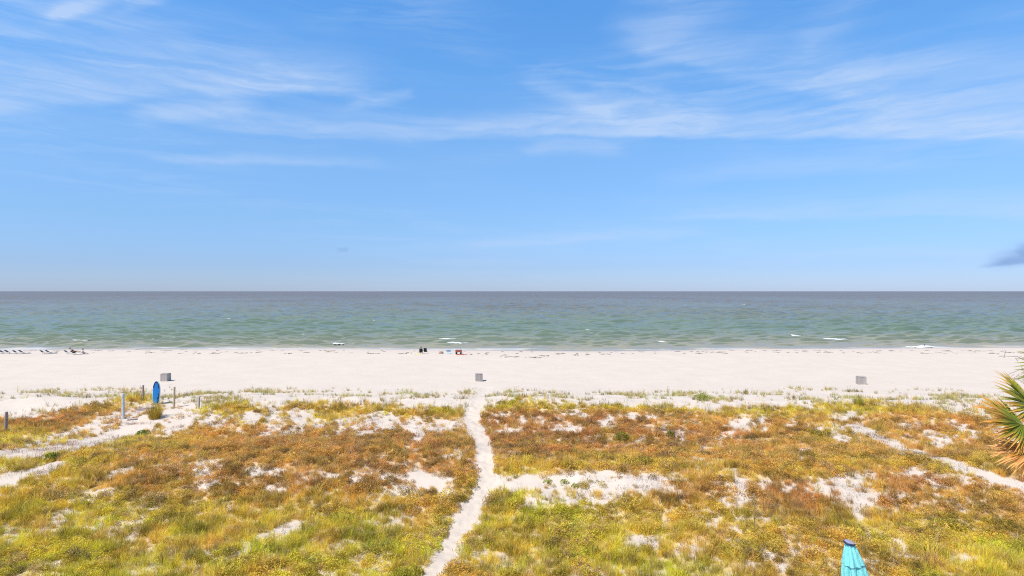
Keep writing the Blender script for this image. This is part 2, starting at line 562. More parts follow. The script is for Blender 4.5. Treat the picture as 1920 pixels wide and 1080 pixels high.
# bare sand in the dunes: centre, half width, half height (photo pixels, laid on the ground), tilt in degrees, how bare
SAND = [
    (403, 790, 28, 13, 0, .75), (338, 792, 40, 17, 25, .95), (472, 783, 20, 10, 0, .9), (513, 787, 17, 28, 0, .9), (500, 812, 20, 9, 0, .7),
    (567, 783, 28, 17, 0, .9), (550, 810, 24, 9, 0, .8), (590, 800, 24, 10, 0, .7), (625, 813, 16, 8, 0, .7), (640, 790, 18, 10, 0, .6),
    (390, 877, 28, 16, 0, .8), (383, 902, 20, 18, 0, .6), (500, 883, 38, 9, 0, .7), (310, 877, 26, 12, 0, .45), (230, 885, 24, 6, 20, .8),
    (200, 923, 14, 8, 15, .7), (510, 917, 19, 9, 15, .85), (617, 893, 17, 6, 0, .85), (560, 900, 18, 6, 0, .5), (547, 987, 30, 9, 18, .95),
    (493, 1010, 32, 8, 25, .8), (465, 1034, 20, 8, 25, .9), (597, 973, 18, 8, 20, .6), (400, 1035, 14, 6, 0, .7), (333, 1037, 38, 9, 0, .45),
    (113, 977, 16, 10, 0, .5), (33, 1000, 14, 14, 0, .45), (153, 940, 20, 7, 0, .5), (640, 1020, 24, 8, 15, .5), (100, 1050, 26, 8, 0, .3),
    (83, 885, 46, 7, 17, .95), (15, 906, 30, 8, 20, .9), (150, 836, 120, 14, 11, 1), (250, 803, 62, 15, 28, 1), (30, 850, 70, 13, 6, 1), (185, 792, 50, 9, 25, .9), (100, 822, 50, 8, 15, .85),
    (300, 778, 34, 9, 20, .95), (185, 800, 60, 16, 22, .62), (130, 815, 60, 10, 20, .6), (230, 777, 32, 10, 30, .8), (70, 768, 60, 7, 10, .75), (15, 745, 40, 14, 0, .7),
    (345, 765, 40, 9, 0, .8), (264, 771, 32, 9, 22, 1), (247, 791, 22, 11, 25, 1), (20, 880, 26, 8, 0, .55), (60, 822, 24, 6, 10, .5),
    (720, 793, 36, 17, 0, .9), (660, 793, 26, 13, 0, .8), (677, 808, 20, 9, 0, .7), (780, 800, 26, 13, 0, .85), (828, 800, 44, 11, 10, .95),
    (783, 820, 13, 20, 0, .9), (776, 838, 13, 9, 20, .85), (860, 847, 11, 12, 0, .6), (720, 893, 11, 7, 0, .9), (670, 900, 12, 8, 0, .85),
    (790, 900, 34, 17, 0, .9), (832, 917, 20, 22, 0, .85), (757, 923, 32, 14, 0, .7), (705, 930, 22, 10, 0, .45), (875, 800, 20, 20, 0, .7),
    (950, 780, 10, 6, 0, .8), (978, 790, 11, 7, 0, .85), (1010, 793, 17, 6, 0, .75), (957, 810, 20, 5, 0, .9), (1063, 803, 28, 9, 0, .95),
    (1050, 780, 15, 5, 0, .7), (1083, 776, 17, 6, 0, .7), (1140, 792, 20, 11, 0, .9), (1183, 782, 17, 5, 0, .9), (1222, 782, 10, 5, 0, .7),
    (1200, 825, 10, 10, 0, .75), (1240, 803, 9, 7, 0, .7), (1275, 820, 9, 18, 0, .7), (925, 785, 16, 8, 0, .6),
    (945, 900, 26, 10, 0, 1), (995, 908, 50, 17, 0, .98), (1062, 904, 46, 16, 0, 1), (1140, 906, 68, 20, 0, .98), (1215, 909, 50, 16, 0, .9),
    (1002, 937, 36, 14, 0, .7), (1107, 933, 58, 18, 0, .75), (1190, 927, 36, 11, 0, .75), (1040, 922, 40, 12, 0, .8), (905, 935, 14, 12, 0, .6),
    (1200, 1013, 28, 12, 0, .85), (940, 1040, 24, 7, 0, .5), (853, 1047, 14, 10, 0, .7), (1000, 1000, 24, 8, 0, .35), (1250, 980, 20, 8, 0, .4),
    (1390, 797, 24, 16, 0, .9), (1423, 793, 16, 14, 0, .7), (1363, 817, 10, 9, 0, .7), (1345, 823, 14, 8, 0, .6), (1483, 792, 11, 7, 0, .7),
    (1540, 798, 17, 9, 0, .6), (1567, 803, 12, 10, 0, .8), (1575, 823, 16, 10, 0, .95), (1605, 817, 8, 15, 0, .7), (1608, 834, 9, 8, 0, .65),
    (1593, 780, 32, 7, 0, 1), (1470, 757, 60, 6, -10, .9), (1310, 752, 30, 7, 0, .7),
    (1618, 806, 24, 8, -26, 1), (1648, 824, 26, 10, -30, 1), (1680, 840, 24, 9, -28, 1), (1722, 851, 28, 6, -14, 1), (1757, 862, 26, 6, -16, 1),
    (1798, 876, 24, 5, -18, .95), (1848, 892, 26, 6, -14, 1), (1884, 904, 20, 7, -18, 1), (1915, 917, 18, 8, -20, 1),
    (1510, 843, 11, 6, 0, .85), (1537, 843, 11, 7, 0, .8), (1497, 857, 17, 6, 0, .85), (1460, 867, 18, 6, 0, .5), (1310, 863, 38, 11, 0, .65), (1313, 845, 14, 8, 0, .6),
    (1707, 798, 22, 8, 0, .75), (1753, 820, 22, 10, -20, .8), (1763, 837, 16, 8, -20, .85), (1793, 797, 16, 6, -20, .75), (1812, 808, 24, 11, -25, .8),
    (1877, 808, 20, 11, 0, .85), (1912, 810, 24, 20, 0, .9), (1690, 815, 14, 6, 0, .5),
    (1380, 917, 22, 20, 0, 1), (1378, 942, 26, 14, 0, .8), (1430, 910, 22, 8, 0, .75), (1477, 917, 15, 9, 0, .8), (1345, 905, 18, 5, 0, .7),
    (1587, 908, 36, 19, 0, .98), (1545, 913, 30, 12, 0, .8), (1602, 938, 30, 20, 0, 1), (1607, 967, 12, 12, 0, .9), (1630, 887, 22, 8, 0, .7), (1642, 942, 20, 20, 0, .6),
    (1723, 890, 22, 10, -15, .95), (1743, 907, 16, 8, -20, .75), (1765, 894, 22, 7, -10, .55), (1780, 908, 14, 6, 0, .5),
    (1330, 987, 11, 16, 0, .75), (1373, 1007, 26, 20, 0, .6), (1437, 1042, 13, 15, 0, .8), (1497, 1030, 20, 9, 0, .75), (1287, 1030, 22, 12, 0, .7),
    (1337, 1042, 14, 8, 0, .75), (1460, 1064, 20, 10, 0, .6), (1320, 960, 20, 10, 0, .5), (1587, 997, 13, 8, 0, .75), (1645, 1003, 24, 8, -10, .6),
    (1693, 1037, 28, 11, -20, .85), (1672, 1014, 16, 8, 0, .65), (1890, 1000, 8, 6, 0, .8), (1780, 1043, 12, 8, 0, .75), (1820, 1045, 14, 8, 0, .75), (1400, 1060, 24, 10, 0, .5),
]
# far edge of the dense growth, and the thin fringe on the open beach
EDGE_U = [-300, 0, 60, 120, 180, 240, 290, 330, 380, 440, 520, 600, 700, 800, 860, 884, 905, 950, 1020, 1100, 1200, 1290, 1340, 1400, 1480, 1560, 1640, 1700, 1760, 1820, 1870, 1960, 2300]
EDGE_V = [795, 782, 780, 765, 752, 744, 750, 764, 760, 748, 757, 757, 757, 760, 768, 780, 772, 754, 749, 758, 757, 764, 768, 760, 765, 758, 753, 760, 768, 776, 782, 790, 795]

# growth colours: centre, spread (photo pixels on the ground), albedo
GOLDG, GREEN, ORANGE, RUST, GOLD, OLIVE = (.80, .63, .10), (.69, .62, .07), (.74, .465, .125), (.60, .34, .105), (.80, .575, .105), (.72, .54, .09)
TONES = [
    (60, 1000, 160, 70, GREEN), (60, 920, 120, 30, OLIVE), (250, 1010, 150, 60, GREEN), (420, 960, 140, 40, OLIVE), (600, 1040, 140, 50, GREEN), (740, 1000, 90, 60, GREEN),
    (650, 950, 120, 25, OLIVE), (330, 910, 130, 25, RUST), (160, 900, 60, 20, OLIVE), (500, 850, 200, 16, ORANGE), (700, 860, 150, 25, ORANGE), (800, 880, 90, 26, RUST), (640, 915, 120, 20, RUST),
    (560, 830, 220, 12, RUST), (760, 835, 120, 12, RUST), (860, 900, 30, 60, OLIVE), (840, 850, 40, 30, ORANGE), (780, 970, 80, 30, ORANGE),
    (300, 830, 90, 14, GOLDG), (420, 765, 80, 12, GOLDG), (620, 765, 120, 10, GOLD), (780, 770, 100, 8, GOLDG), (540, 775, 60, 10, GOLDG), (460, 815, 90, 10, ORANGE),
    (120, 780, 130, 14, ORANGE), (230, 752, 70, 10, GOLDG), (40, 820, 90, 12, GOLDG), (60, 795, 60, 10, RUST), (30, 765, 60, 8, GOLDG), (60, 870, 80, 14, GOLDG),
    (980, 760, 110, 8, GOLDG), (1180, 764, 160, 7, GOLDG), (1050, 790, 150, 14, RUST), (1000, 830, 90, 16, RUST), (1150, 820, 140, 16, RUST), (1250, 790, 80, 14, ORANGE),
    (1050, 868, 130, 10, GOLD), (1220, 880, 100, 10, GOLD), (960, 875, 40, 18, GOLDG), (1250, 845, 110, 12, ORANGE), (1420, 840, 120, 20, ORANGE), (1380, 885, 150, 12, GOLD),
    (1450, 770, 130, 8, GOLDG), (1640, 765, 110, 8, GOLDG), (1420, 815, 90, 14, RUST), (1530, 815, 60, 12, OLIVE), (1740, 790, 90, 10, ORANGE), (1650, 870, 120, 10, GOLD), (1780, 850, 90, 14, ORANGE),
    (1850, 870, 90, 14, GOLD), (1290, 920, 70, 18, RUST), (1520, 950, 90, 28, RUST), (1720, 930, 90, 24, RUST), (1830, 945, 100, 22, ORANGE), (1470, 985, 90, 26, OLIVE),
    (1000, 985, 140, 35, GREEN), (1150, 1050, 160, 40, GREEN), (1230, 955, 90, 24, OLIVE), (1350, 1000, 80, 50, GOLDG), (1620, 985, 70, 25, GREEN), (1560, 1040, 100, 40, OLIVE),
    (1760, 990, 120, 25, OLIVE), (1840, 1050, 130, 40, GREEN), (1010, 1050, 120, 40, OLIVE), (930, 1000, 50, 50, GREEN), (1500, 1070, 90, 30, OLIVE), (1880, 770, 90, 12, GOLD),
]


def wobble(x, y, amp):
    return (fbm(x * 0.9, y * 0.9, 70, 3) - .5) * amp * 2, (fbm(x * 0.9 + 50, y * 0.9, 74, 3) - .5) * amp * 2


# side tracks of open sand through the dunes: way points and half width in metres
TRACKS = []
for pts_, hw_ in (([(318, 776), (290, 788), (250, 803), (200, 822), (150, 836), (80, 847), (-40, 856)], 1.25),
                  ([(1602, 801), (1640, 818), (1668, 833), (1698, 846), (1740, 857), (1800, 876), (1850, 892), (1885, 905), (1960, 922)], .62),
                  ([(100, 873), (60, 888), (-30, 912)], .62)):
    TRACKS.append((np.array([tuple(hit(*q_))[:2] for q_ in pts_]), hw_))


def track_bare(x, y):
    b = np.zeros_like(x)
    for P_, hw_ in TRACKS:
        d = np.full(x.shape, 1e9)
        for (ax_, ay_), (bx_, by_) in zip(P_[:-1], P_[1:]):
            vx, vy = bx_ - ax_, by_ - ay_
            t = np.clip(((x - ax_) * vx + (y - ay_) * vy) / (vx * vx + vy * vy), 0, 1)
            d = np.minimum(d, np.hypot(x - ax_ - t * vx, y - ay_ - t * vy))
        b = np.maximum(b, 1 - sstep(hw_ * .7, hw_ * 1.35, d + .5 * hw_ * (fbm(x * .9, y * .9, 104, 3) - .5)))
    return b


def cover_at(x, y, z):
    """how thickly the dune grows at a ground point: dense growth, thin fringe"""
    u0, v0 = project(x, y, z)
    wu, wv_ = wobble(x, y, 1.0)
    s = 13.0
    u = u0 + wu * s
    v = v0 + wv_ * s * 0.42
    edge = np.interp(u, EDGE_U, EDGE_V) + 3 + 16 * (fbm(x * .3 + 20, y * .06, 98, 4) - .5)
    dense = sstep(-6, 9, v - edge)
    ft = 733 + 26 * (fbm(x * .22 + 70, y * .1, 96, 3) - .5)
    fringe = sstep(ft - 3, ft + 6, v) * (1 - dense) * sstep(0.50, 0.66, fbm(x * 0.5 + 3, y * 0.8, 80, 4))
    bare = np.zeros_like(u)
    for cu, cv, ru, rv, a, st in SAND:
        m = (np.abs(u - cu) < 2.2 * ru + 2 * rv) & (np.abs(v - cv) < 2.2 * rv + ru)
        if not m.any():
            continue
        du = u[m] - cu; dv = -(v[m] - cv)
        ca, sa = math.cos(R(a)), math.sin(R(a))
        q = np.sqrt(((du * ca + dv * sa) / (ru * 1.22)) ** 2 + ((-du * sa + dv * ca) / (rv * 1.25)) ** 2)
        bare[m] = np.maximum(bare[m], min(.96, st * 1.08) * (1 - sstep(0.5, 1.4, q)))
    # natural gaps everywhere, also outside the view
    gap = np.maximum(sstep(0.57, 0.72, fbm(x * 0.55, y * 0.7, 84, 4)) * 0.5, sstep(.62, .74, fbm(x * 1.6, y * 2.0, 94, 3)) * .4)
    d = path_dist(x, y).reshape(u.shape)
    bare = np.maximum(np.maximum(bare, gap), track_bare(x, y))
    d = d / np.interp(y, [20, 34, 50], [.74, 1.0, 1.25])
    bare = np.maximum(bare, 1 - sstep(0.42, 0.72, d + 0.25 * (fbm(x * 2, y * 2, 88, 2) - .5)))
    return dense * (1 - bare), fringe * (1 - sstep(.5, 1, bare)), u, v


def tone_at(u, v, x, y):
    w = np.zeros_like(u) + 1e-6
    c = np.zeros((len(u), 3)) + 1e-6 * np.array(OLIVE)
    for cu, cv, ru, rv, col in TONES:
        q = ((u - cu) / ru) ** 2 + ((v - cv) / rv) ** 2
        k = np.exp(-0.9 * np.minimum(q, 60)) + 1e-9 / (1 + q)
        w += k
        c += k[:, None] * np.array(col)
    c /= w[:, None]
    # the zones interleave: brown stands in the green, green shoots in the brown
    k = sstep(.50, .72, fbm(x * .55 + 60, y * .7, 300, 4))[:, None] * .38
    c = c * (1 - k) + np.array(RUST) * 1.02 * k
    k = sstep(.55, .75, fbm(x * .5 + 90, y * .6, 310, 4))[:, None] * .45
    c = c * (1 - k) + np.array(OLIVE) * k
    return c


# ---- ground sheet
ys = np.concatenate([[-300, -120, -50, -20, -5, 5], np.arange(10, 18, 0.5), np.arange(18, 36, 0.13), np.arange(36, 62, 0.2), np.arange(62, 124, 0.5), np.geomspace(125, 40000, 26)])
xs_ = np.concatenate([np.arange(0, 22, 0.16), np.arange(22, 62, 0.3), np.arange(62, 135, 1.2), np.geomspace(137, 40000, 26)])
xs = np.concatenate([-xs_[:0:-1], xs_])
GX, GY = np.meshgrid(xs, ys)
GZ = h_ground(GX, GY)
gm = mesh_grid('ground', GX, GY, GZ)
smooth(gm)
gx, gy, gz = GX.ravel(), GY.ravel(), GZ.ravel()
lit = np.zeros(len(gx)); ltone = np.tile(np.array(OLIVE), (len(gx), 1))
mk = (gy > 14) & (gy < 66) & (np.abs(gx) < 75)
dn, fr, uu, vv = cover_at(gx[mk], gy[mk], gz[mk])
lit[mk] = np.clip(dn + 0.10 * fr, 0, 1)
ltone[mk] = tone_at(uu, vv, gx[mk], gy[mk])
ltone[~mk] = OLIVE
attr_f(gm, 'litter', lit)
attr_c(gm, 'growth', ltone)
far = sstep(0, 0.6, shore(gx) - gy)
attr_f(gm, 'damp', 1 - sstep(3.0, 14.0, shore(gx) - gy + 5 * (fbm(gx * 0.09, gy * 0.2, 100, 3) - .5)))
attr_f(gm, 'wet', 1 - sstep(1.0, 5.5, shore(gx) - gy + 1.2 * (fbm(gx * 0.2, gy * 0.2, 90, 3) - .5)))
ground = bpy.data.objects.new('ground', gm)
COL.objects.link(ground)
tag(ground, kind='structure')

SANDC = ((.555, .480, .405), (.60, .522, .442))


def sand_nodes(p, litter=True):
    g = N('ShaderNodeNewGeometry')
    pos = g.outputs['Position']
    n1 = NOISE(pos, 0.35, 4, 0.5)
    n2 = NOISE(pos, 6.0, 6, 0.7)
    n3 = NOISE(pos, 55.0, 3, 0.6)
    c = ramp(M('ADD', M('MULTIPLY', n1, 0.5), M('MULTIPLY', n2, 0.5)), [(0.36, SANDC[0]), (0.62, SANDC[1])])
    hgt = M('ADD', M('MULTIPLY', n2, 1.0), M('MULTIPLY', n3, 0.12))
    if litter:
        a = N('ShaderNodeAttribute', attribute_name='litter')
        t = N('ShaderNodeAttribute', attribute_name='growth')
        w = N('ShaderNodeAttribute', attribute_name='wet')
        f = M('MULTIPLY', MR(M('ADD', a.outputs['Fac'], M('MULTIPLY', M('SUBTRACT', n2, 0.5), 0.9)), 0.35, 0.85), 0.85)
        straw = mixc_(0.55, t.outputs['Color'], (.46, .35, .26))
        c = mixc_(f, c, straw)
        # dead stems and specks on open sand among the growth
        sp = NOISE(pos, 16.0, 5, 0.75)
        spf = M('MULTIPLY', MR(sp, 0.56, 0.68), MR(a.outputs['Fac'], 0.02, 0.3, 0.0, 0.45))
        c = mixc_(spf, c, (.22, .155, .13))
        dp = N('ShaderNodeAttribute', attribute_name='damp')
        c = mixc_(M('MULTIPLY', dp.outputs['Fac'], 0.5), c, (.50, .41, .355))
        c = mixc_(M('MULTIPLY', w.outputs['Fac'], 0.75), c, (.38, .34, .29))
        L.new(MR(w.outputs['Fac'], 0, 1, 0.95, 0.35), p.inputs['Roughness'])
    else:
        p.inputs['Roughness'].default_value = 0.95
    L.new(c, p.inputs['Base Color'])
    p.inputs['Specular IOR Level'].default_value = 0.2
    bump(p, hgt, 0.45, 0.06)


m_sand, p, _ = shader('dune_sand')
sand_nodes(p)
gm.materials.append(m_sand)

# ---- footpath: trodden sand lying in its trough
tang = np.gradient(pcl, axis=0)
tang /= np.linalg.norm(tang, axis=1)[:, None]
nor = np.stack([-tang[:, 1], tang[:, 0]], 1)
offs = np.linspace(-0.62, 0.62, 15)
FX = pcl[:, 0][:, None] + nor[:, 0][:, None] * offs[None]
FY = pcl[:, 1][:, None] + nor[:, 1][:, None] * offs[None]
FZ = h_base(FX, FY) - 0.035 - 0.03 * (1 - (offs / 0.62) ** 2)[None] + 0.13 * (fbm(FX * 3.4, FY * 3.0, 92, 3) - .5)
FZ[:, [0, -1]] -= 0.08
pm = mesh_grid('footpath', FX, FY, FZ)
smooth(pm)
m_path, p, _ = shader('trodden_sand')
sand_nodes(p, False)
pm.materials.append(m_path)
fo = bpy.data.objects.new('footpath', pm)
COL.objects.link(fo)
tag(fo, kind='structure')

# ------------------------------------------------------------------ sea
rows = 520
inv = np.linspace(1 / 108.0, 1 / 60000.0, rows)
dist = 1 / inv
cols = 620
tx = np.linspace(-1.25, 1.25, cols)
SX = dist[:, None] * tx[None]
SY = np.repeat(dist[:, None], cols, 1)
step = np.gradient(dist)[:, None]
wr = np.random.default_rng(3)
Z = np.zeros_like(SX)
gust = 0.55 + 0.9 * fbm(SX * 0.018, SY * 0.010, 110, 3)
for i in range(46):
    lam = 1.7 * (6.5 ** (i / 45.0))
    th = wr.normal(0, 0.24)
    kx, ky = 2 * math.pi / lam * math.sin(th), 2 * math.pi / lam * math.cos(th)
    amp = 0.022 * lam ** 0.62
    ph = wr.random() * 6.28
    wig = 3.0 * fbm(SX * 0.05 + i * 7, SY * 0.05, 120 + i % 5, 2)
    a = np.sin(kx * SX + ky * SY + ph + wig)
    fade = 1.0 / (1.0 + (step / lam) ** 2 * 0.5)
    Z += amp * (a + 0.35 * np.cos(2 * (kx * SX + ky * SY + ph + wig))) * fade
Z *= gust
# long swell lines coming in to the shore
sd = SY - shore(SX)
sw = fbm(SX * 0.02, SY * 0.012, 140, 3)
swell = np.sin(2 * math.pi * (sd + 9 * sw + 2.0 * fbm(SX * 0.08, SY * .05, 145, 2)) / 13.0)
seg = sstep(0.46, 0.62, fbm(SX * 0.045, sd * 0.07, 150, 3))
Z += 0.55 * np.maximum(swell, 0) ** 5 * seg * sstep(2, 12, sd) * (1 - sstep(150, 380, sd))
Z *= sstep(-1.0, 16.0, sd) * 0.85 + 0.15
Z = Z - 0.02
sm_ = mesh_grid('sea', SX, SY, Z)
smooth(sm_)
FOAM = [(110, 636, 52, 4), (6, 637, 24, 4), (316, 632, 24, 5), (838, 634, 34, 2.6), (858, 641, 17, 3.2), (906, 608, 9, 2), (1568, 634, 15, 4), (1558, 630, 10, 2), (1728, 648, 24, 5), (632, 643, 14, 2),
        (560, 628, 10, 1.6), (1490, 628, 6, 2), (1240, 640, 10, 1.4), (430, 597, 4, 1.2), (1394, 571, 4, 1.5), (232, 575, 5, 1), (1100, 618, 5, 1.2), (700, 600, 4, 1), (1830, 604, 4, 1)]
su, sv = project(SX, SY, Z)
attr_f(sm_, 'offshore', sd.ravel())
patch = fbm(SX * 0.008, SY * 0.0045, 160, 3)
attr_f(sm_, 'patch', patch.ravel())
# thin broken swash line along the sand
swash = (1 - sstep(0.5, 2.6, np.abs(sd - 1.2 - 3.2 * (fbm(SX * 0.06, SY * 0, 166, 3) - .5)))) * sstep(0.35, 0.6, fbm(SX * 0.1, SY * .3, 168, 3))
attr_f(sm_, 'swash', swash.ravel())
sea = bpy.data.objects.new('sea', sm_)
COL.objects.link(sea)
tag(sea, kind='structure')
m_sea, p, out = shader('sea_water')
g = N('ShaderNodeNewGeometry')
a = N('ShaderNodeAttribute', attribute_name='offshore')
pt = N('ShaderNodeAttribute', attribute_name='patch')
sh = N('ShaderNodeAttribute', attribute_name='swash')
d = M('LOGARITHM', M('ADD', M('MAXIMUM', a.outputs['Fac'], 0.0), 6.0), 10.0)       # 6 m: 0.78, 100 m: 2.0, 1 km: 3, 50 km: 4.7
d = M('ADD', M('DIVIDE', d, 5.0), M('MULTIPLY', M('SUBTRACT', pt.outputs['Fac'], 0.5), 0.12))
c = ramp(d, [(0.15, (.34, .305, .225)), (0.256, (.27, .265, .195)), (0.358, (.165, .22, .175)), (0.42, (.17, .215, .175)), (0.485, (.18, .185, .13)), (0.62, (.135, .085, .03)), (0.85, (.125, .075, .03))])
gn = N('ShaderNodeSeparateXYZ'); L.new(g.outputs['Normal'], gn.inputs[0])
steep = MR(M('MULTIPLY', gn.outputs[1], -1.0), .22, .5)         # steep swell faces toward shore: seen-into green, shading painted into the colour, less mirroring
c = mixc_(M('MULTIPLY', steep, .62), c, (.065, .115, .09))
c = mixc_(M('MULTIPLY', sh.outputs['Fac'], 0.6), c, (.70, .68, .64))
nt.nodes.remove(p)
df = N('ShaderNodeBsdfDiffuse'); L.new(c, df.inputs[0])
gl = N('ShaderNodeBsdfGlossy'); gl.inputs['Roughness'].default_value = 0.25
fz = N('ShaderNodeFresnel'); fz.inputs[0].default_value = 1.33
mxs = N('ShaderNodeMixShader')
def paws(sx, sy, lo, hi):
    m_ = N('ShaderNodeMapping'); m_.inputs['Scale'].default_value = (sx, sy, 1)
    L.new(g.outputs['Position'], m_.inputs[0])
    return MR(NOISE(m_.outputs[0], 1.0, 3, .6, .2), lo, hi)


# cat's paws: wind-ruffled patches that mirror less of the sky
ruf = M('ADD', M('MULTIPLY', paws(.26, .12, .525, .60), .55), M('MULTIPLY', paws(.10, .03, .51, .60), .45), clamp=True)
ruf = M('MAXIMUM', ruf, steep)
L.new(M('MULTIPLY', M('MINIMUM', fz.outputs[0], 0.58), M('SUBTRACT', 1.0, M('MULTIPLY', ruf, .9))), mxs.inputs[0])         # slopes of unresolved ripples hold the mean reflectance down
L.new(df.outputs[0], mxs.inputs[1]); L.new(gl.outputs[0], mxs.inputs[2])
L.new(mxs.outputs[0], out.inputs[0])
mp = N('ShaderNodeMapping')
mp.inputs['Scale'].default_value = (0.3, 1.0, 1)
L.new(g.outputs['Position'], mp.inputs[0])
w1 = NOISE(mp.outputs[0], 1.1, 6, 0.68, 0.3)
b_ = N('ShaderNodeBump'); b_.inputs['Strength'].default_value = .45; b_.inputs['Distance'].default_value = .5
L.new(w1, b_.inputs['Height'])
for q_ in (gl, fz):
    L.new(b_.outputs[0], q_.inputs['Normal'])
sm_.materials.append(m_sea)

# breaking crests: low humped drifts of foam
m_foam, p, _ = shader('foam')
tcn = N('ShaderNodeNewGeometry')
L.new(ramp(NOISE(tcn.outputs['Position'], 3.0, 5, 0.7), [(0.3, (.55, .60, .58)), (0.55, (.80, .81, .79))]), p.inputs['Base Color'])
p.inputs['Roughness'].default_value = 0.8
bump(p, NOISE(tcn.outputs['Position'], 6.0, 5, 0.7), 0.8, 0.15)
fb = MB()
frn = random.Random(5)
for (u, v, ru, rv) in FOAM:
    D = F * (H - 0.15) / (v + rv * .5 - CV)
    x0 = (u - CU) / F * D
    for k in range(int(8 + ru * 1.7)):
        t = frn.uniform(-1, 1)
        t = t * abs(t) ** .3
        env = (1 - t * t) ** 0.5
        x = x0 + t * ru / F * D
        w = frn.uniform(.12, .5) + .012 * ru
        hgt = rv / F * D * (0.3 + 0.7 * env) * frn.uniform(0.15, 0.8) * 0.55
        y = D + 0.9 * math.sin(t * 2.5 + u) + frn.gauss(0, .5)
        fb.ell((x, y, 0.16), (w, .25 + .5 * frn.random(), hgt), 7, 5)
tag(fb.build('sea_foam', m_foam, sm=True), 'white foam on the breaking crests offshore', None, None, 'stuff')

# ------------------------------------------------------------------ growth on the dunes
def leaf_material(name, trans=0.42, instanced=True):
    m, p, out = shader(name)
    t = N('ShaderNodeAttribute', attribute_name='tone')
    c = t.outputs['Color']
    if instanced:
        ti = N('ShaderNodeAttribute', attribute_name='tint')
        ti.attribute_type = 'INSTANCER'
        c = mixc_(1.0, c, ti.outputs['Color'], 'MULTIPLY')
    L.new(c, p.inputs['Base Color'])
    p.inputs['Roughness'].default_value = 0.65
    p.inputs['Specular IOR Level'].default_value = 0.25
    tr = N('ShaderNodeBsdfTranslucent')
    L.new(c, tr.inputs[0])
    mx = N('ShaderNodeMixShader')
    mx.inputs[0].default_value = trans
    L.new(p.outputs[0], mx.inputs[1]); L.new(tr.outputs[0], mx.inputs[2])
    L.new(mx.outputs[0], out.inputs[0])
    return m


m_growth = leaf_material('dune_growth')


def blade(mb, base, azm, lean, ln, w, col, r):
    """a bent, tapering grass blade: 3 faces"""
    d = Vector((math.cos(azm), math.sin(azm), 0))
    s = Vector((-math.sin(azm), math.cos(azm), 0))
    b = Vector(base)
    tw = r.uniform(-.7, .7)
    s = (s * math.cos(tw) + d * math.sin(tw)) * w
    l1, l2 = lean * 0.55, lean * 1.35
    p1 = b + (d * math.sin(l1) + Vector((0, 0, math.cos(l1)))) * ln * 0.55
    p2 = p1 + (d * math.sin(l2) + Vector((0, 0, math.cos(l2)))) * ln * 0.45
    mb.add([b - s * .5, b + s * .5, p1 - s * .42, p1 + s * .42, p2], [(0, 1, 3, 2), (2, 3, 4)], col)


def tuft_grass(r, n=46, rad=.16, ln=(.28, .62), w=.013, spread=.75):
    mb = MB()
    for i in range(n):
        a = r.uniform(0, 6.283); q = rad * math.sqrt(r.random())
        k = r.choice([(1, 1, 1), (1.15, 1.05, .9), (.85, 1.0, .8), (1.25, 1.1, 1.2), (.8, .75, .8)])
        blade(mb, (q * math.cos(a), q * math.sin(a), -.03), a + r.uniform(-.8, .8), abs(r.gauss(0, spread)) * .8 + .08, r.uniform(*ln), w * r.uniform(.7, 1.3), k, r)
    return mb


def tuft_brush(r, n=130, rad=.26, hh=.32):
    """low woody scrub: thin twigs carrying many small leaves"""
    mb = MB()
    for i in range(16):
        a = r.uniform(0, 6.283); q = rad * r.uniform(.3, 1)
        blade(mb, (q * .3 * math.cos(a), q * .3 * math.sin(a), -.03), a, r.uniform(.3, 1.1), r.uniform(.6, 1.2) * hh * 1.2, .009, (.7, .6, .6), r)
    for i in range(n):
        a = r.uniform(0, 6.283); q = rad * math.sqrt(r.random())
        z = hh * (1 - (q / rad) ** 2 * .7) * r.uniform(.25, 1.05)
        c = Vector((q * math.cos(a), q * math.sin(a), z))
        l = Vector((r.gauss(0, 1), r.gauss(0, 1), r.gauss(.3, .8))).normalized() * r.uniform(.022, .05)
        t = l.cross(Vector((r.gauss(0, 1), r.gauss(0, 1), r.gauss(0, 1)))).normalized() * r.uniform(.009, .018)
        k = r.choice([(1, 1, 1), (1.05, 1.0, .9), (.85, .88, .75), (1.0, .82, .75), (1.05, 1.02, 1.05)])
        mb.add([c - l, c + t, c + l, c - t], [(0, 1, 2, 3)], k)
    return mb


def tuft_oats(r, n=13):
    """tall sparse sea oats with drooping seed heads"""
    mb = MB()
    for i in range(n):
        a = r.uniform(0, 6.283); q = .14 * r.random()
        blade(mb, (q * math.cos(a), q * math.sin(a), -.03), a, r.uniform(.1, .7), r.uniform(.5, .95), .016, r.choice([(1, 1, 1), (.85, 1, .8), (1.2, 1.1, 1)]), r)
    for i in range(2):
        a = r.uniform(0, 6.283); ln = r.uniform(.9, 1.15)
        blade(mb, (0, 0, 0), a, .2, ln, .01, (1.1, .95, .9), r)
        tip = Vector((math.cos(a) * .2 * ln, math.sin(a) * .2 * ln, ln * .95))
        for j in range(6):
            c = tip + Vector((r.gauss(0, .03), r.gauss(0, .03), -.035 * j))
            mb.add([c + Vector((-.02, 0, 0)), c + Vector((0, .01, .035)), c + Vector((.02, 0, 0)), c + Vector((0, -.01, -.035))], [(0, 1, 2, 3)], (1.3, 1.0, .8))
    return mb


def tuft_dead(r, n=22):
    """dead stems lying about on the sand, a few still upright"""
    mb = MB()
    for i in range(n):
        a = r.uniform(0, 6.283); q = .4 * math.sqrt(r.random())
        up = r.random() < .3
        blade(mb, (q * math.cos(a), q * math.sin(a), .0), r.uniform(0, 6.283), r.uniform(.2, .8) if up else r.uniform(1.2, 1.45), r.uniform(.12, .32), .011, r.choice([(1, 1, 1), (.7, .65, .7), (1.3, 1.2, 1.2)]), r)
    return mb


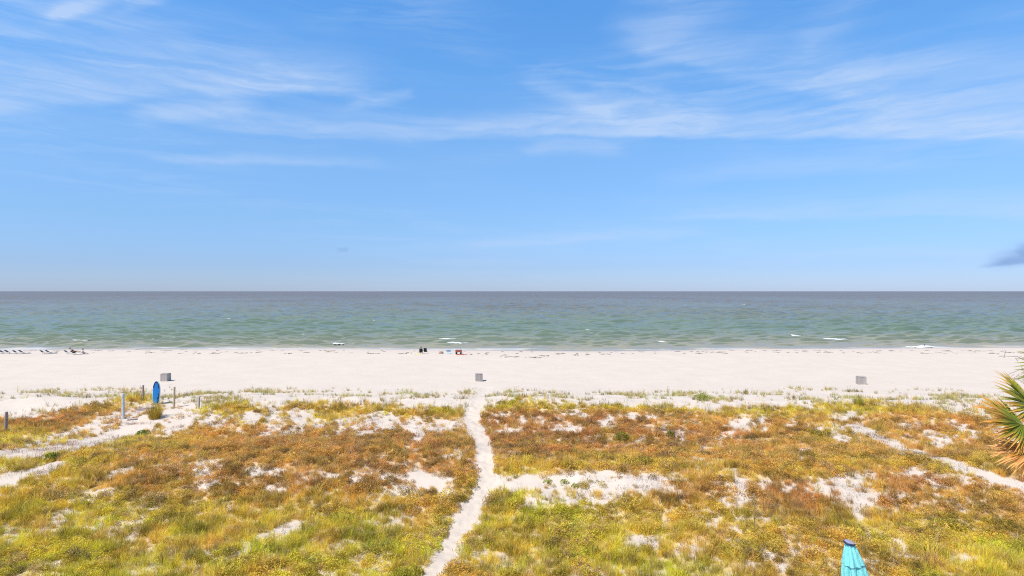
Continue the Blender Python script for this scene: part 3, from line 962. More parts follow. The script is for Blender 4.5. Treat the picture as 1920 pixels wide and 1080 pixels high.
def scatter(name, tufts, P, rot, scl, tint):
    """one mass of growth: tuft meshes instanced on points by geometry nodes"""
    src = bpy.data.collections.new(name + '_tufts')
    for i, mb in enumerate(tufts):
        me = mb.mesh(name + '_tuft', m_growth, col=True)
        src.objects.link(bpy.data.objects.new(name + '_tuft', me))
    me = bpy.data.meshes.new(name)
    me.vertices.add(len(P)); me.vertices.foreach_set('co', P.astype(np.float32).ravel())
    at = me.attributes.new('rot', 'FLOAT_VECTOR', 'POINT'); at.data.foreach_set('vector', rot.astype(np.float32).ravel())
    attr_f(me, 'scl', scl)
    attr_c(me, 'tint', tint)
    me.materials.append(m_growth)
    o = bpy.data.objects.new(name, me)
    COL.objects.link(o)
    g = bpy.data.node_groups.new(name + '_scatter', 'GeometryNodeTree')
    g.interface.new_socket('Geometry', in_out='INPUT', socket_type='NodeSocketGeometry')
    g.interface.new_socket('Geometry', in_out='OUTPUT', socket_type='NodeSocketGeometry')
    gi = g.nodes.new('NodeGroupInput'); go = g.nodes.new('NodeGroupOutput')
    m2p = g.nodes.new('GeometryNodeMeshToPoints')
    ci = g.nodes.new('GeometryNodeCollectionInfo')
    ci.inputs['Collection'].default_value = src
    ci.inputs['Separate Children'].default_value = True
    ci.inputs['Reset Children'].default_value = True
    ip = g.nodes.new('GeometryNodeInstanceOnPoints')
    ip.inputs['Pick Instance'].default_value = True
    ra = g.nodes.new('FunctionNodeRandomValue'); ra.data_type = 'INT'
    ra.inputs[4].default_value = 0; ra.inputs[5].default_value = len(tufts) - 1
    nr = g.nodes.new('GeometryNodeInputNamedAttribute'); nr.data_type = 'FLOAT_VECTOR'; nr.inputs[0].default_value = 'rot'
    ns = g.nodes.new('GeometryNodeInputNamedAttribute'); ns.data_type = 'FLOAT'; ns.inputs[0].default_value = 'scl'
    e2r = g.nodes.new('FunctionNodeEulerToRotation')
    k = g.links.new
    k(gi.outputs[0], m2p.inputs[0]); k(m2p.outputs[0], ip.inputs['Points'])
    k(ci.outputs[0], ip.inputs['Instance']); k(ra.outputs[2], ip.inputs['Instance Index'])
    k(nr.outputs[0], e2r.inputs[0]); k(e2r.outputs[0], ip.inputs['Rotation']); k(ns.outputs[0], ip.inputs['Scale'])
    k(ip.outputs[0], go.inputs[0])
    md = o.modifiers.new('scatter', 'NODES'); md.node_group = g
    return tag(o, kind='stuff')


# candidate points all over the dunes
def candidates(per_m2, y0, y1):
    n = int((y1 - y0) * 130 * per_m2)
    x = rng.uniform(-65, 65, n); y = rng.uniform(y0, y1, n)
    m = np.abs(x) < 0.93 * y + 7
    return x[m], y[m]


def pick(x, y, prob):
    k = rng.random(len(x)) < prob
    return x[k], y[k]


r_ = random.Random(11)
x, y = candidates(62, 15, 36)
x2, y2 = candidates(40, 36, 63)
x = np.concatenate([x, x2]); y = np.concatenate([y, y2])
z = h_ground(x, y)
dn, fr, u, v = cover_at(x, y, z)
c = tone_at(u, v, x, y)
gness = (c[:, 1] - c[:, 0] * 0.55) / c[:, 0]               # greenness of the zone
isgrass = fbm(x * 0.4 + 8, y * 0.5, 200, 3) + 0.55 * np.clip(gness, -0.3, 0.45) - 0.05
clump = fbm(x * 1.3, y * 1.3, 210, 3)


def tints(c, x, y, seed, spread=0.16):
    n = len(x)
    hue = (fbm(x * 0.7, y * 0.7, seed, 3) - .5) * 0.7 + rng.normal(0, spread, n) * .7
    val = 1 + (fbm(x * 1.3, y * 1.3, seed + 5, 3) - .5) * 1.5 + rng.normal(0, spread * 1.5, n)
    t = c * np.clip(val, .4, 1.3)[:, None]
    t[:, 0] *= 1 + hue * 0.35
    t[:, 1] *= 1 - hue * 0.18
    dead = rng.random(n) < .17 + .25 * sstep(.55, .75, fbm(x * .8 + 30, y * .9, seed + 9, 3))
    t[dead] = t[dead] * .35 + np.array([.50, .345, .22]) * .65 * np.clip(val[dead], .6, 1.3)[:, None]
    return np.clip(t, 0.01, .9)


def lay(name, tufts, sel, size, tilt=0.18, sink=0.0, tint=None, seed=220):
    xx, yy, zz = x[sel], y[sel], z[sel]
    n = len(xx)
    rot = np.stack([rng.normal(0, tilt, n), rng.normal(0, tilt, n), rng.uniform(0, 6.283, n)], 1)
    t = tints(c[sel] if tint is None else np.tile(np.array(tint), (n, 1)), xx, yy, seed)
    return scatter(name, tufts, np.stack([xx, yy, zz - sink], 1), rot, size(n, sel), t)


rd = rng.random(len(x))
near = 0.42 + 0.58 * sstep(18, 40, y)                       # far tufts need not be thinner; near ones are many already
crest = np.interp(u, EDGE_U, EDGE_V)
isgrass = isgrass + .12 * (1 - sstep(8, 26, v - crest))
sel_g = (rd < dn * 0.62) & (isgrass > 0.55)
sel_b = (rd < dn * 0.66) & (isgrass <= 0.60)
lay('dune_grass', [tuft_grass(r_) for _ in range(6)], sel_g, lambda n, s: (0.36 + 0.50 * clump[s]) * np.exp(rng.normal(0, .25, n)), seed=220)
lay('low_scrub', [tuft_brush(r_) for _ in range(6)], sel_b, lambda n, s: (0.34 + 0.60 * clump[s]) * np.exp(rng.normal(0, .28, n)), seed=230)
edge_v = np.interp(u, EDGE_U, EDGE_V)
sel_o = ((rd > .991) & (dn > .3) & (gness > -.05)) | ((rng.random(len(x)) < 0.09 * dn) & (v - edge_v < 14)) | (rng.random(len(x)) < 0.02 * fr)
lay('sea_oats', [tuft_oats(r_) for _ in range(5)], sel_o, lambda n, s: rng.uniform(.45, .9, n) * np.where(v[s] - edge_v[s] < 0, .75, 1), tint=(.58, .46, .10), seed=240)
sel_f = rng.random(len(x)) < 0.20 * fr
lay('fringe_grass', [tuft_grass(r_, 22, .12, (.22, .5), .012, .6) for _ in range(4)], sel_f, lambda n, s: rng.uniform(.5, 1.15, n), tint=(.50, .45, .15), seed=270)
sel_d = (rng.random(len(x)) < 0.11 * (v > edge_v) * (1 - dn) * sstep(.38, .62, fbm(x * .9, y * .9, 260, 3)) * (path_dist(x, y) > .6)) | (rng.random(len(x)) < 0.012 * fr)
lay('dead_stems', [tuft_dead(r_) for _ in range(4)], sel_d, lambda n, s: rng.uniform(.6, 1.1, n), tint=(.30, .20, .14), tilt=.05, seed=250)

# ------------------------------------------------------------------ seaweed cast up along the strand
m_weed = simple('dried_seaweed', (.15, .115, .085), 0.9, .4, 6)
wb = MB()
wrn = random.Random(9)


def weed(u, v, wpx):
    q = hit(u, v)
    s = q.y / F
    n = int(3 + wpx * .7)
    for k in range(n):
        px = q.x + wrn.uniform(-.5, .5) * wpx * s; py = q.y + wrn.gauss(0, .35)
        l = wrn.uniform(.08, .3); a = wrn.gauss(0, .5)
        pz = float(h_base(px, py))
        wb.ell((px, py, pz + .015), (l, l * .35, wrn.uniform(.01, .03)), 6, 4)


for u, v, w in [(110, 657, 10), (178, 657, 8), (210, 658, 14), (260, 655, 18), (313, 657, 16), (345, 655, 10), (370, 663, 8), (403, 663, 14), (460, 662, 20), (540, 663, 16), (620, 658, 18), (575, 661, 10), (700, 663, 22), (755, 663, 16),
                (955, 669, 36), (945, 666, 8), (1000, 670, 30), (1045, 664, 12), (1055, 663, 8), (1080, 666, 10), (1020, 667, 20), (1102, 665, 8), (1130, 664, 10), (1205, 660, 8), (1270, 659, 12), (1310, 663, 14), (1350, 660, 18),
                (1508, 658, 12), (1540, 658, 18), (1550, 660, 8), (1670, 657, 6), (1648, 658, 10), (1735, 663, 14), (1770, 658, 10), (1820, 657, 10), (1838, 658, 8), (1862, 663, 16), (1895, 661, 18), (1915, 662, 10), (1455, 657, 12), (1405, 657, 10)]:
    weed(u, v, w)
for k in range(150):
    u = wrn.uniform(-60, 1980)
    weed(u, 656.5 + 6 * wrn.random() + (2 if 850 < u < 1200 else 0), wrn.uniform(1, 4))
tag(wb.build('seaweed', m_weed, sm=True), 'dark seaweed scraps strewn along the strand line', None, None, 'stuff')

# ------------------------------------------------------------------ single plants
m_plant = leaf_material('plant_leaves', instanced=False)
m_stem = simple('plant_stems', (.16, .10, .055), .85)


def plant(name, label, cat, u, v, wpx, hpx, col, kind='bush', group=None, n=None):
    q = hit(u, v)
    s = q.y / F
    rad, hh = wpx * s / 2, hpx * s
    rr = random.Random(int(u * 7 + v))
    mb = MB(); st = MB()
    if kind == 'bush':
        for i in range(n or int(240 + 500 * rad)):
            a = rr.uniform(0, 6.283); k = rad * math.sqrt(rr.random()) * (0.85 + .25 * math.sin(a * 3 + u))
            z = hh * (1 - (k / rad) ** 2 * .75) * rr.uniform(.15, 1.05)
            c = Vector((k * math.cos(a), k * math.sin(a), z))
            l = Vector((rr.gauss(0, 1), rr.gauss(0, 1), rr.gauss(.3, .8))).normalized() * rr.uniform(.03, .07)
            t = l.cross(Vector((rr.gauss(0, 1), rr.gauss(0, 1), rr.gauss(0, 1)))).normalized() * rr.uniform(.014, .03)
            f = rr.choice([.75, .9, 1, 1.15, 1.3])
            mb.add([c - l, c + t, c + l, c - t], [(0, 1, 2, 3)], tuple(p_ * f * w_ for p_, w_ in zip(col, rr.choice([(1, 1, 1), (1.2, .95, .8), (.9, 1.05, .9)]))))
        for i in range(9):
            a = rr.uniform(0, 6.283)
            st.tube([(0, 0, -.05), (rad * .3 * math.cos(a), rad * .3 * math.sin(a), hh * .4), (rad * .7 * math.cos(a), rad * .7 * math.sin(a), hh * .75)], [.012, .009, .005], 5)
    else:
        for i in range(n or int(160 + 300 * rad)):
            a = rr.uniform(0, 6.283); k = rad * .5 * math.sqrt(rr.random())
            f = rr.choice([.75, .9, 1, 1.15, 1.3])
            blade(mb, (k * math.cos(a), k * math.sin(a), -.03), a + rr.uniform(-.5, .5), abs(rr.gauss(0, .5)) + .08, hh * rr.uniform(.7, 1.2), .018, tuple(p_ * f * w_ for p_, w_ in zip(col, rr.choice([(1, 1, 1), (1.25, .95, .8), (.85, 1.05, .9)]))), rr)
        for i in range(5):
            a = rr.uniform(0, 6.283)
            st.tube([(0, 0, -.05), (.1 * math.cos(a), .1 * math.sin(a), hh * .5), (.3 * rad * math.cos(a), .3 * rad * math.sin(a), hh * 1.1)], [.008, .006, .004], 5)
    t = thing(name, label, cat, q, rr.uniform(0, 6), group)
    mb.build('foliage', m_plant, t, col=True)
    st.build('stem', m_stem, t)
    return t


plant('grass_clump', 'bushy brown and green grass clump just below the blue surfboard', 'grass clump', 291, 784, 40, 26, (.44, .32, .05), 'grass')
plant('shrub', 'dark green low shrub beside the sandy track at the far left', 'shrub', 100, 862, 34, 14, (.12, .20, .02))
plant('shrub', 'small green shrub on the edge of the sandy track below the surfboard', 'shrub', 268, 816, 30, 10, (.14, .21, .02))
plant('shrub', 'round green shrub in brown scrub right of the footpath', 'shrub', 1165, 826, 36, 18, (.25, .27, .035))
plant('shrub', 'little green shrub among bare sand spots right of the round green one', 'shrub', 1257, 819, 18, 12, (.21, .26, .03))
plant('shrub', 'bright green shrub alone on the pale fringe of the open beach', 'shrub', 1317, 750, 38, 13, (.30, .38, .03))
plant('grass_clump', 'tall pale yellow grass clump standing up from the beach fringe', 'grass clump', 1608, 762, 22, 22, (.50, .46, .09), 'grass')
for u, v, lb in [(1028, 905, 'leftmost of three green seedlings on the white bare slope'), (1058, 906, 'middle one of three green seedlings on the white bare slope'), (1079, 914, 'rightmost, dark green seedling of three on the white bare slope')]:
    plant('seedling', lb, 'plant', u, v, 20, 8, (.38, .42, .07), group='seedlings on the bare sand slope', n=70)

# ------------------------------------------------------------------ posts, stake, planks, driftwood
WOODS = {}


def post(label, u, v, hpx, wpx, c, lean=(0, 0), cap=False):
    q = hit(u, v); s = q.y / F
    h_, r_p = hpx * s, wpx * s / 2 * .84
    nm = 'post_wood_' + str(len(WOODS))
    m = wood(nm, tuple(k * .8 for k in c), tuple(min(1, k * 1.2) for k in c)); WOODS[nm] = m
    t = thing('wooden_post', label, 'post', q, random.uniform(0, 1), 'weathered posts round the dune crossing')
    mb = MB()
    mb.tube([(0, 0, -.3), (lean[0] * .5, lean[1] * .5, h_ * .5), (lean[0], lean[1], h_ - .03), (lean[0], lean[1], h_)], [r_p, r_p * .97, r_p * .95, r_p * .78], 12)
    mb.build('shaft', m, t)
    for k in (.62, .86):
        b = MB()
        b.tube([(lean[0] * k, lean[1] * k - r_p * 1.1, h_ * k), (lean[0] * k, lean[1] * k + r_p * 1.1, h_ * k)], .014, 6)
        b.build('bolt', m_rust, t)
    return t


m_rust = simple('rusted_iron', (.16, .08, .05), .7, .3, 40, metal=.4)
post('dark weathered post standing by itself at the left edge', 12, 810, 38, 6.5, (.27, .21, .20), (.03, 0))
post('thick pale blue grey post, the largest, left of the surfboard', 232, 785, 47, 6.2, (.55, .60, .62), (-.02, 0))
post('thin brown grey post just behind and left of the surfboard', 269, 751, 29, 4.2, (.33, .26, .22))
post('thin tan post just right of the surfboard', 327, 764, 39, 4.2, (.46, .35, .22), (.03, 0))
post('short grey post farthest right, by the green dune edge', 373, 767, 24, 4.6, (.38, .35, .33), (.04, 0))

q = hit(1414, 1002)
t = thing('marker_stake', 'thin olive stake upright beside a bare sand patch', 'stake', q)
mb = MB(); mb.tube([(0, 0, -.2), (-.01, 0, .6), (.0, 0, 86 * q.y / F * .9)], [.028, .026, .022], 8)
mb.build('shaft', wood('stake_wood', (.20, .17, .07), (.32, .27, .11)), t)
m2 = MB(); m2.tube([(0, 0, .62), (0, 0, .68)], [.033, .033], 8); m2.build('band', m_rust, t)

m_board = wood('grey_board', (.20, .16, .15), (.36, .29, .26), axis=0)


def plank(name, label, cat, u, v, ln, w, rz, tilt=(0, 0), m=None, th=.045):
    q = hit(u, v)
    mb = MB(); mb.box((0, 0, th * .5 + .01), (ln, w, th), bev=.006)
    o = mb.build(name, m or m_board)
    o.location = q; o.rotation_euler = (tilt[0], tilt[1], rz)
    return tag(o, label, cat, 'loose boards on the sandy crossing')


plank('wooden_plank', 'long dark plank lying highest, against the grass clump by the surfboard', 'plank', 275, 766, 1.35, .24, .35, (.12, -.06))
plank('wooden_plank', 'weathered pinkish plank lying next below the highest dark one', 'plank', 262, 770, 1.25, .26, .45, (.10, -.04), wood('pink_board', (.36, .26, .23), (.48, .36, .32), axis=0))
plank('wooden_plank', 'upper of two small half buried boards on the white sand', 'plank', 249, 787, .62, .2, .3, (.08, -.05))
plank('wooden_plank', 'lower of two small half buried boards on the white sand', 'plank', 245, 795, .6, .2, .1, (.08, 0))
q = hit(1316, 848)
t = thing('driftwood', 'dark driftwood stick leaning up from a small bare spot', 'driftwood', q)
mb = MB(); mb.tube([(-.16, 0, -.03), (-.05, .02, .16), (.09, .03, .34), (.2, .02, .55)], [.035, .032, .026, .015], 8)
mb.build('stick', m_board, t)
mb = MB(); mb.tube([(.0, .02, .24), (.02, -.12, .36)], [.018, .009], 6); mb.build('twig', m_board, t)

# ------------------------------------------------------------------ surfboard standing in the sand
m_blue, p, _ = shader('board_blue')
t_ = N('ShaderNodeTexCoord')
sp_ = N('ShaderNodeSeparateXYZ'); L.new(t_.outputs['Object'], sp_.inputs[0])
L.new(ramp(M('ADD', M('DIVIDE', sp_.outputs[2], 2.2), M('MULTIPLY', NOISE(t_.outputs['Object'], 3.0), 0.06)), [(0.1, (.008, .20, .42)), (0.5, (.01, .17, .50)), (0.95, (.012, .14, .44))]), p.inputs['Base Color'])
p.inputs['Roughness'].default_value = 0.35
m_navy = simple('board_navy', (.008, .02, .06), .4)
m_edge = simple('board_rail', (.45, .72, .78), .4, .05)


def outline(k, hw=.32, ht=1.85):
    """half width of the board at height fraction k: square tail, pointed round nose"""
    return hw * (0.82 + 0.30 * math.sin(min(k, .62) / .62 * 1.57) - .12) * (1 - max(0, (k - .5) / .5) ** 2.6) ** .62 if k < 1 else 0.0


def board_shell(k0, k1, scale, y0, th, dome, n=26, side=None):
    mb = MB()
    ks = [k0 + (k1 - k0) * i / n for i in range(n + 1)]
    M_ = 10
    vs = []
    for k in ks:
        w = outline(k) * scale
        rock = .12 * max(0, k - .6) ** 2
        for j in range(M_ + 1):
            t2 = j / M_ * 2 - 1
            vs.append((w * t2, y0 - dome * (1 - t2 * t2) - rock, k * 1.85 * (1 if scale > .99 else .985)))
        for j in range(M_ + 1):
            t2 = 1 - j / M_ * 2
            vs.append((w * t2, y0 + th + dome * .4 * (1 - t2 * t2) - rock, k * 1.85 * (1 if scale > .99 else .985)))
    c = 2 * (M_ + 1)
    fs = []
    for i in range(len(ks) - 1):
        for j in range(c):
            j2 = (j + 1) % c
            fs.append((i * c + j, i * c + j2, (i + 1) * c + j2, (i + 1) * c + j))
    fs.append(tuple(reversed(range(c))))
    mb.add(vs, fs)
    return mb


q = hit(293, 758)
t = thing('surfboard', 'bright blue surfboard with navy markings standing on its tail in sand', 'surfboard', q, -.06)
t.rotation_euler = (-.05, .0, -.1)
board_shell(0, 1, 1.0, -.02, .06, .015).build('rail', m_edge, t, True)
board_shell(0.0, .985, .90, -.032, .03, .014).build('deck', m_blue, t, True)
mb = MB()
vs = []
for i in range(17):
    k = .70 + .285 * i / 16
    w = outline(k) * .905
    for sx in (-1, -.62 if k < .93 else 0, ):
        vs.append((w * sx, -.052 - .12 * max(0, k - .6) ** 2, k * 1.823))
for i in range(16):
    pass
fs = [(2 * i, 2 * i + 1, 2 * i + 3, 2 * i + 2) for i in range(16)]
mb.add(vs, fs); mb.add([(-x_, y_, z_) for x_, y_, z_ in vs], [tuple(reversed(f_)) for f_ in fs])
mb.build('nose_band', m_navy, t)
mb = MB()
vs = []
for i in range(21):
    k = .04 + .52 * i / 20
    w = outline(k) * .90
    inn = .98 - .62 * math.sin(min(1, (1 - (i / 20)) * 1.5) * 1.57) ** 1.2 * (.7 + .3 * math.sin(i * .9))
    vs += [(w * .985, -.052, k * 1.823), (w * inn, -.056, k * 1.823)]
mb.add(vs, [(2 * i + 1, 2 * i, 2 * i + 2, 2 * i + 3) for i in range(20)])
mb.build('side_graphic', m_navy, t)
mb = MB(); mb.box((0, -.05, .035), (.5, .05, .06), bev=.01); mb.build('tail_pad', m_navy, t)

# ------------------------------------------------------------------ slatted bins on the beach
m_slat = wood('grey_slat', (.29, .255, .23), (.46, .41, .38))
m_can = simple('dark_plastic', (.05, .05, .055), .5)
BW, BH = .78, .80
bin0 = thing('slatted_bin', 'grey slatted wooden bin on open sand above the blue surfboard', 'bin', hit(311, 714), 0.0, 'slatted wooden bins along the beach')
sl = MB(); sl.box((0, 0, BH / 2), (.098, .022, BH), bev=.004)
slat_me = sl.mesh('slat', m_slat)
for side in range(4):
    rz = side * math.pi / 2
    for k in range(8):
        o = bpy.data.objects.new('slat', slat_me); COL.objects.link(o); o.parent = bin0
        xl = -BW / 2 + (k + .5) * BW / 8
        hh = [0, .02, -.015, .01, 0, -.02, .015, 0][(k + side * 3) % 8]
        o.location = (xl * math.cos(rz) + BW / 2 * math.sin(rz), xl * math.sin(rz) - BW / 2 * math.cos(rz), hh - .01)
        o.rotation_euler = (0, 0, rz)
    rl = MB(); m3 = Matrix.Rotation(rz, 3, 'Z')
    for zz in (.12, BH - .10):
        rl.box(m3 @ Vector((0, -BW / 2 + .03, zz)), (BW - .1, .03, .09), m3, .004)
    rl.build('rail', m_slat, bin0)
    pp = MB(); pp.box(m3 @ Vector((-BW / 2 + .06, -BW / 2 + .06, BH / 2 - .1)), (.08, .08, BH + .16), m3, .005)
    pp.build('corner_post', m_slat, bin0)
lid = MB()
for k in range(6):
    lid.box((0, -BW / 2 + (k + .5) * BW / 6, BH + .035), (BW - .02, BW / 6 - .012, .02), bev=.004)
lid.build('lid', m_slat, bin0)
bin1 = dup(bin0, hit(898, 714), .12, 'grey slatted wooden bin on open sand beyond the end of the footpath')
bin2 = dup(bin0, hit(1614, 720), -.18, 'grey slatted wooden bin on open sand farthest right, toward the palm')

# ------------------------------------------------------------------ beach furniture and people
m_dark = simple('navy_sling', (.045, .05, .08), .7)
m_alu = simple('pale_frame', (.55, .55, .55), .4, .1, metal=.3)
m_white = simple('white_plastic', (.78, .78, .78), .45, .05)
m_skin = simple('skin', (.42, .25, .17), .6, .1)
m_hair = simple('dark_hair', (.02, .014, .01), .6)
m_grey = simple('grey_cotton', (.42, .41, .44), .9)
m_black = simple('black_cloth', (.012, .012, .016), .85)


def lounger(label, u, v, rz):
    t = thing('sun_lounger', label, 'sun lounger', hit(u, v), rz, 'dark sun loungers along the water')
    t.scale = (.82, .85, .72)
    a = MB(); a.box((.30, 0, .33), (1.3, .6, .035), bev=.01); a.build('seat', m_dark, t)
    b = MB(); b.box((-.68, 0, .55), (.78, .6, .035), Matrix.Rotation(R(38), 3, 'Y'), .01); b.build('backrest', m_dark, t)
    f = MB()
    for s in (-1, 1):
        f.tube([(-.4, s * .32, .31), (.98, s * .32, .31)], .02, 6)
        f.tube([(-.36, s * .32, .31), (-.99, s * .32, .80)], .018, 6)
    f.tube([(.98, -.32, .31), (.98, .32, .31)], .02, 6); f.tube([(-.99, -.32, .80), (-.99, .32, .80)], .018, 6)
    f.build('frame', m_alu, t)
    for x_ in (-.35, .85):
        for s in (-1, 1):
            g_ = MB(); g_.tube([(x_, s * .31, .31), (x_ + (.06 if x_ > 0 else -.06), s * .31, -.03)], .02, 6); g_.build('leg', m_alu, t)
    return t


LG = [(-4, 663, 'dark sun lounger cut by the left edge of the beach view'), (10, 663.5, 'dark sun lounger, first of the pair nearest the left edge'), (20, 663, 'dark sun lounger, second of the pair nearest the left edge'),
      (35, 663.5, 'dark sun lounger, left one of the second pair along the water'), (46, 663, 'dark sun lounger, right one of the second pair along the water'),
      (86, 663.5, 'dark sun lounger, left one of the pair standing apart in the middle'), (96, 663, 'dark sun lounger, right one of the pair standing apart in the middle'),
      (131, 663.5, 'empty dark sun lounger at the head of the occupied group'), (143, 664.5, 'dark sun lounger with a person reclining on it')]
lgs = [lounger(lb, u, v, .12) for u, v, lb in LG]


def person(label, loc, rz, J, rad, hair=True, shirt=None, shorts=None):
    """one skinned body over a joint skeleton; J: name -> point, rad: name -> radius"""
    t = thing('person', label, 'person', loc, rz)
    names = list(J)
    E = [('pelvis', 'chest'), ('chest', 'neck'), ('neck', 'head'), ('head', 'crown')]
    for s in 'lr':
        E += [('chest', 'shoulder_' + s), ('shoulder_' + s, 'elbow_' + s), ('elbow_' + s, 'wrist_' + s), ('wrist_' + s, 'hand_' + s),
              ('pelvis', 'hip_' + s), ('hip_' + s, 'knee_' + s), ('knee_' + s, 'ankle_' + s), ('ankle_' + s, 'toe_' + s)]

    def skin(name, keys, k_add, mat):
        idx = {n_: i for i, n_ in enumerate(keys)}
        me = bpy.data.meshes.new(name)
        me.from_pydata([J[n_] for n_ in keys], [(idx[a], idx[b]) for a, b in E if a in idx and b in idx], [])
        me.materials.append(mat)
        o = bpy.data.objects.new(name, me); COL.objects.link(o); o.parent = t
        md = o.modifiers.new('skin', 'SKIN'); md.use_smooth_shade = True
        if not me.skin_vertices:
            bpy.context.view_layer.objects.active = o
        sv_ = me.skin_vertices[0].data
        for n_, i in idx.items():
            r0 = rad[n_.split('_')[0]] + k_add
            sv_[i].radius = (r0, r0)
        sv_[0].use_root = True
        sb = o.modifiers.new('sub', 'SUBSURF'); sb.levels = 1; sb.render_levels = 2
        return o
    skin('body', names, 0, m_skin)
    if shirt:
        skin('shirt', ['chest', 'pelvis', 'shoulder_l', 'shoulder_r'] + (['elbow_l', 'elbow_r'] if shirt[1] else []), .022, shirt[0])
    if shorts:
        skin('shorts', ['pelvis', 'hip_l', 'hip_r', 'knee_l', 'knee_r'], .016, shorts)
    hd = Vector(J['head']); cr = Vector(J['crown'])
    c = hd.lerp(cr, .55)
    if hair:
        m_ = MB(); m_.ell((c.x, c.y, c.z + .035), (.105, .115, .105), 12, 8); m_.build('hair', m_hair, t, True)
    return t


RAD = dict(pelvis=.13, chest=.145, neck=.055, head=.085, crown=.075, shoulder=.07, elbow=.045, wrist=.032, hand=.035, hip=.09, knee=.062, ankle=.042, toe=.04)


def seated(seat, back=0.15, legs=.45, arm=.0):
    """joint points for a sitter facing +y"""
    J = {}
    J['pelvis'] = (0, 0, seat + .1); J['chest'] = (0, -back, seat + .45); J['neck'] = (0, -back - .01, seat + .62)
    J['head'] = (0, -back + .02, seat + .72); J['crown'] = (0, -back + .03, seat + .84)
    for s, k in (('l', -1), ('r', 1)):
        J['shoulder_' + s] = (k * .19, -back, seat + .53); J['elbow_' + s] = (k * .27, -back + .1, seat + .28)
        J['wrist_' + s] = (k * .2, .22 + arm, seat + .22); J['hand_' + s] = (k * .18, .31 + arm, seat + .21)
        J['hip_' + s] = (k * .11, .06, seat + .09); J['knee_' + s] = (k * .15, legs, seat + .2)
        J['ankle_' + s] = (k * .15, legs + .26, .07 if seat > .1 else .06); J['toe_' + s] = (k * .16, legs + .4, .04)
    return J


p0 = lgs[-1].location
J = {}
c = math.radians(38)
J['pelvis'] = (-.30, 0, .46); J['chest'] = (-.66, 0, .72); J['neck'] = (-.80, 0, .85); J['head'] = (-.86, 0, .93); J['crown'] = (-.93, 0, 1.03)
for s, k in (('l', 1), ('r', -1)):
    J['shoulder_' + s] = (-.72, k * .19, .76); J['elbow_' + s] = (-.46, k * .30, .58); J['wrist_' + s] = (-.22, k * .22, .52); J['hand_' + s] = (-.12, k * .19, .50)
    J['hip_' + s] = (-.2, k * .1, .44); J['knee_' + s] = (.2, k * .12, .55); J['ankle_' + s] = (.6, k * .12, .41); J['toe_' + s] = (.66, k * .13, .5)
person('person with dark hair reclining on a sun lounger by the water', p0, .12, J, RAD, shirt=(m_black, False), shorts=m_black)
q = hit(157, 664)
person('person with dark hair in a grey top sitting upright beside the loungers', q, -.9, seated(.0, .1, .3), RAD, shirt=(m_grey, True), shorts=m_grey)


def beach_chair(label, u, v, rz, m):
    t = thing('beach_chair', label, 'beach chair', hit(u, v), rz, 'low beach chairs in the middle of the strand')
    a = MB(); a.box((0, .02, .26), (.5, .46, .03), bev=.008); a.build('seat', m, t)
    b = MB(); b.box((0, -.32, .58), (.5, .03, .66), Matrix.Rotation(R(18), 3, 'X'), .008); b.build('backrest', m, t)
    f = MB()
    for s in (-1, 1):
        f.tube([(s * .27, .27, -.02), (s * .27, .24, .42), (s * .27, -.30, .44)], .014, 6)
        f.tube([(s * .26, -.42, .92), (s * .26, -.22, .26), (s * .27, .25, .25)], .014, 6)
    f.build('frame', m_alu, t)
    for s in (-1, 1):
        l_ = MB(); l_.tube([(s * .27, -.12, .43), (s * .27, -.34, -.02)], .014, 6); l_.build('leg', m_alu, t)
        l_ = MB(); l_.box((s * .28, -.05, .455), (.05, .42, .025), bev=.006); l_.build('armrest', m_white, t)
    return t


bc = beach_chair('low black beach chair with a person sitting in it', 789.5, 663.5, .1, m_black)
person('person sitting in a black beach chair facing the sea', bc.location, .1, seated(.26, .18, .42), RAD, shirt=(m_black, True), shorts=m_black)
beach_chair('empty black beach chair with pale legs right of the sitter', 798.5, 662.5, -.15, m_black)

m_yel = simple('yellow_towel', (.75, .62, .10), .95, .1, 8, .4)
q = hit(785, 664)
mb = MB()
nx, ny = 14, 8
mb.add([(-.6 + 1.2 * i / nx, -.35 + .7 * j / ny, .03 + .025 * math.sin(i * 1.3 + j * .8) + .015 * math.sin(j * 2.1)) for i in range(nx + 1) for j in range(ny + 1)],
       [(i * (ny + 1) + j, (i + 1) * (ny + 1) + j, (i + 1) * (ny + 1) + j + 1, i * (ny + 1) + j + 1) for i in range(nx) for j in range(ny)])
o = mb.build('beach_towel', m_yel, sm=True); o.location = q; o.rotation_euler = (0, 0, .2)
sd_ = o.modifiers.new('thickness', 'SOLIDIFY'); sd_.thickness = .02
tag(o, 'crumpled yellow towel on the sand at the sitter\'s left', 'towel')

q = hit(827, 663)
t = thing('beach_bag', 'small tan beach bag on the sand left of the cooler', 'bag', q, .3)
m_tan = simple('tan_canvas', (.42, .27, .20), .9, .2, 12)
mb = MB(); prof = [(.02, 0), (.36, .0), (.42, .12), (.34, .30), (.27, .36), (.25, .35)]
mb.lathe(prof, 16, lambda th, i: 1 - .35 * abs(math.sin(th))); mb.build('sack', m_tan, t, True)
for s in (-1, 1):
    hb = MB(); hb.tube([(-.16, s * .14, .33), (-.1, s * .15, .5), (.1, s * .15, .5), (.16, s * .14, .33)], .018, 6); hb.build('handle', m_white, t)

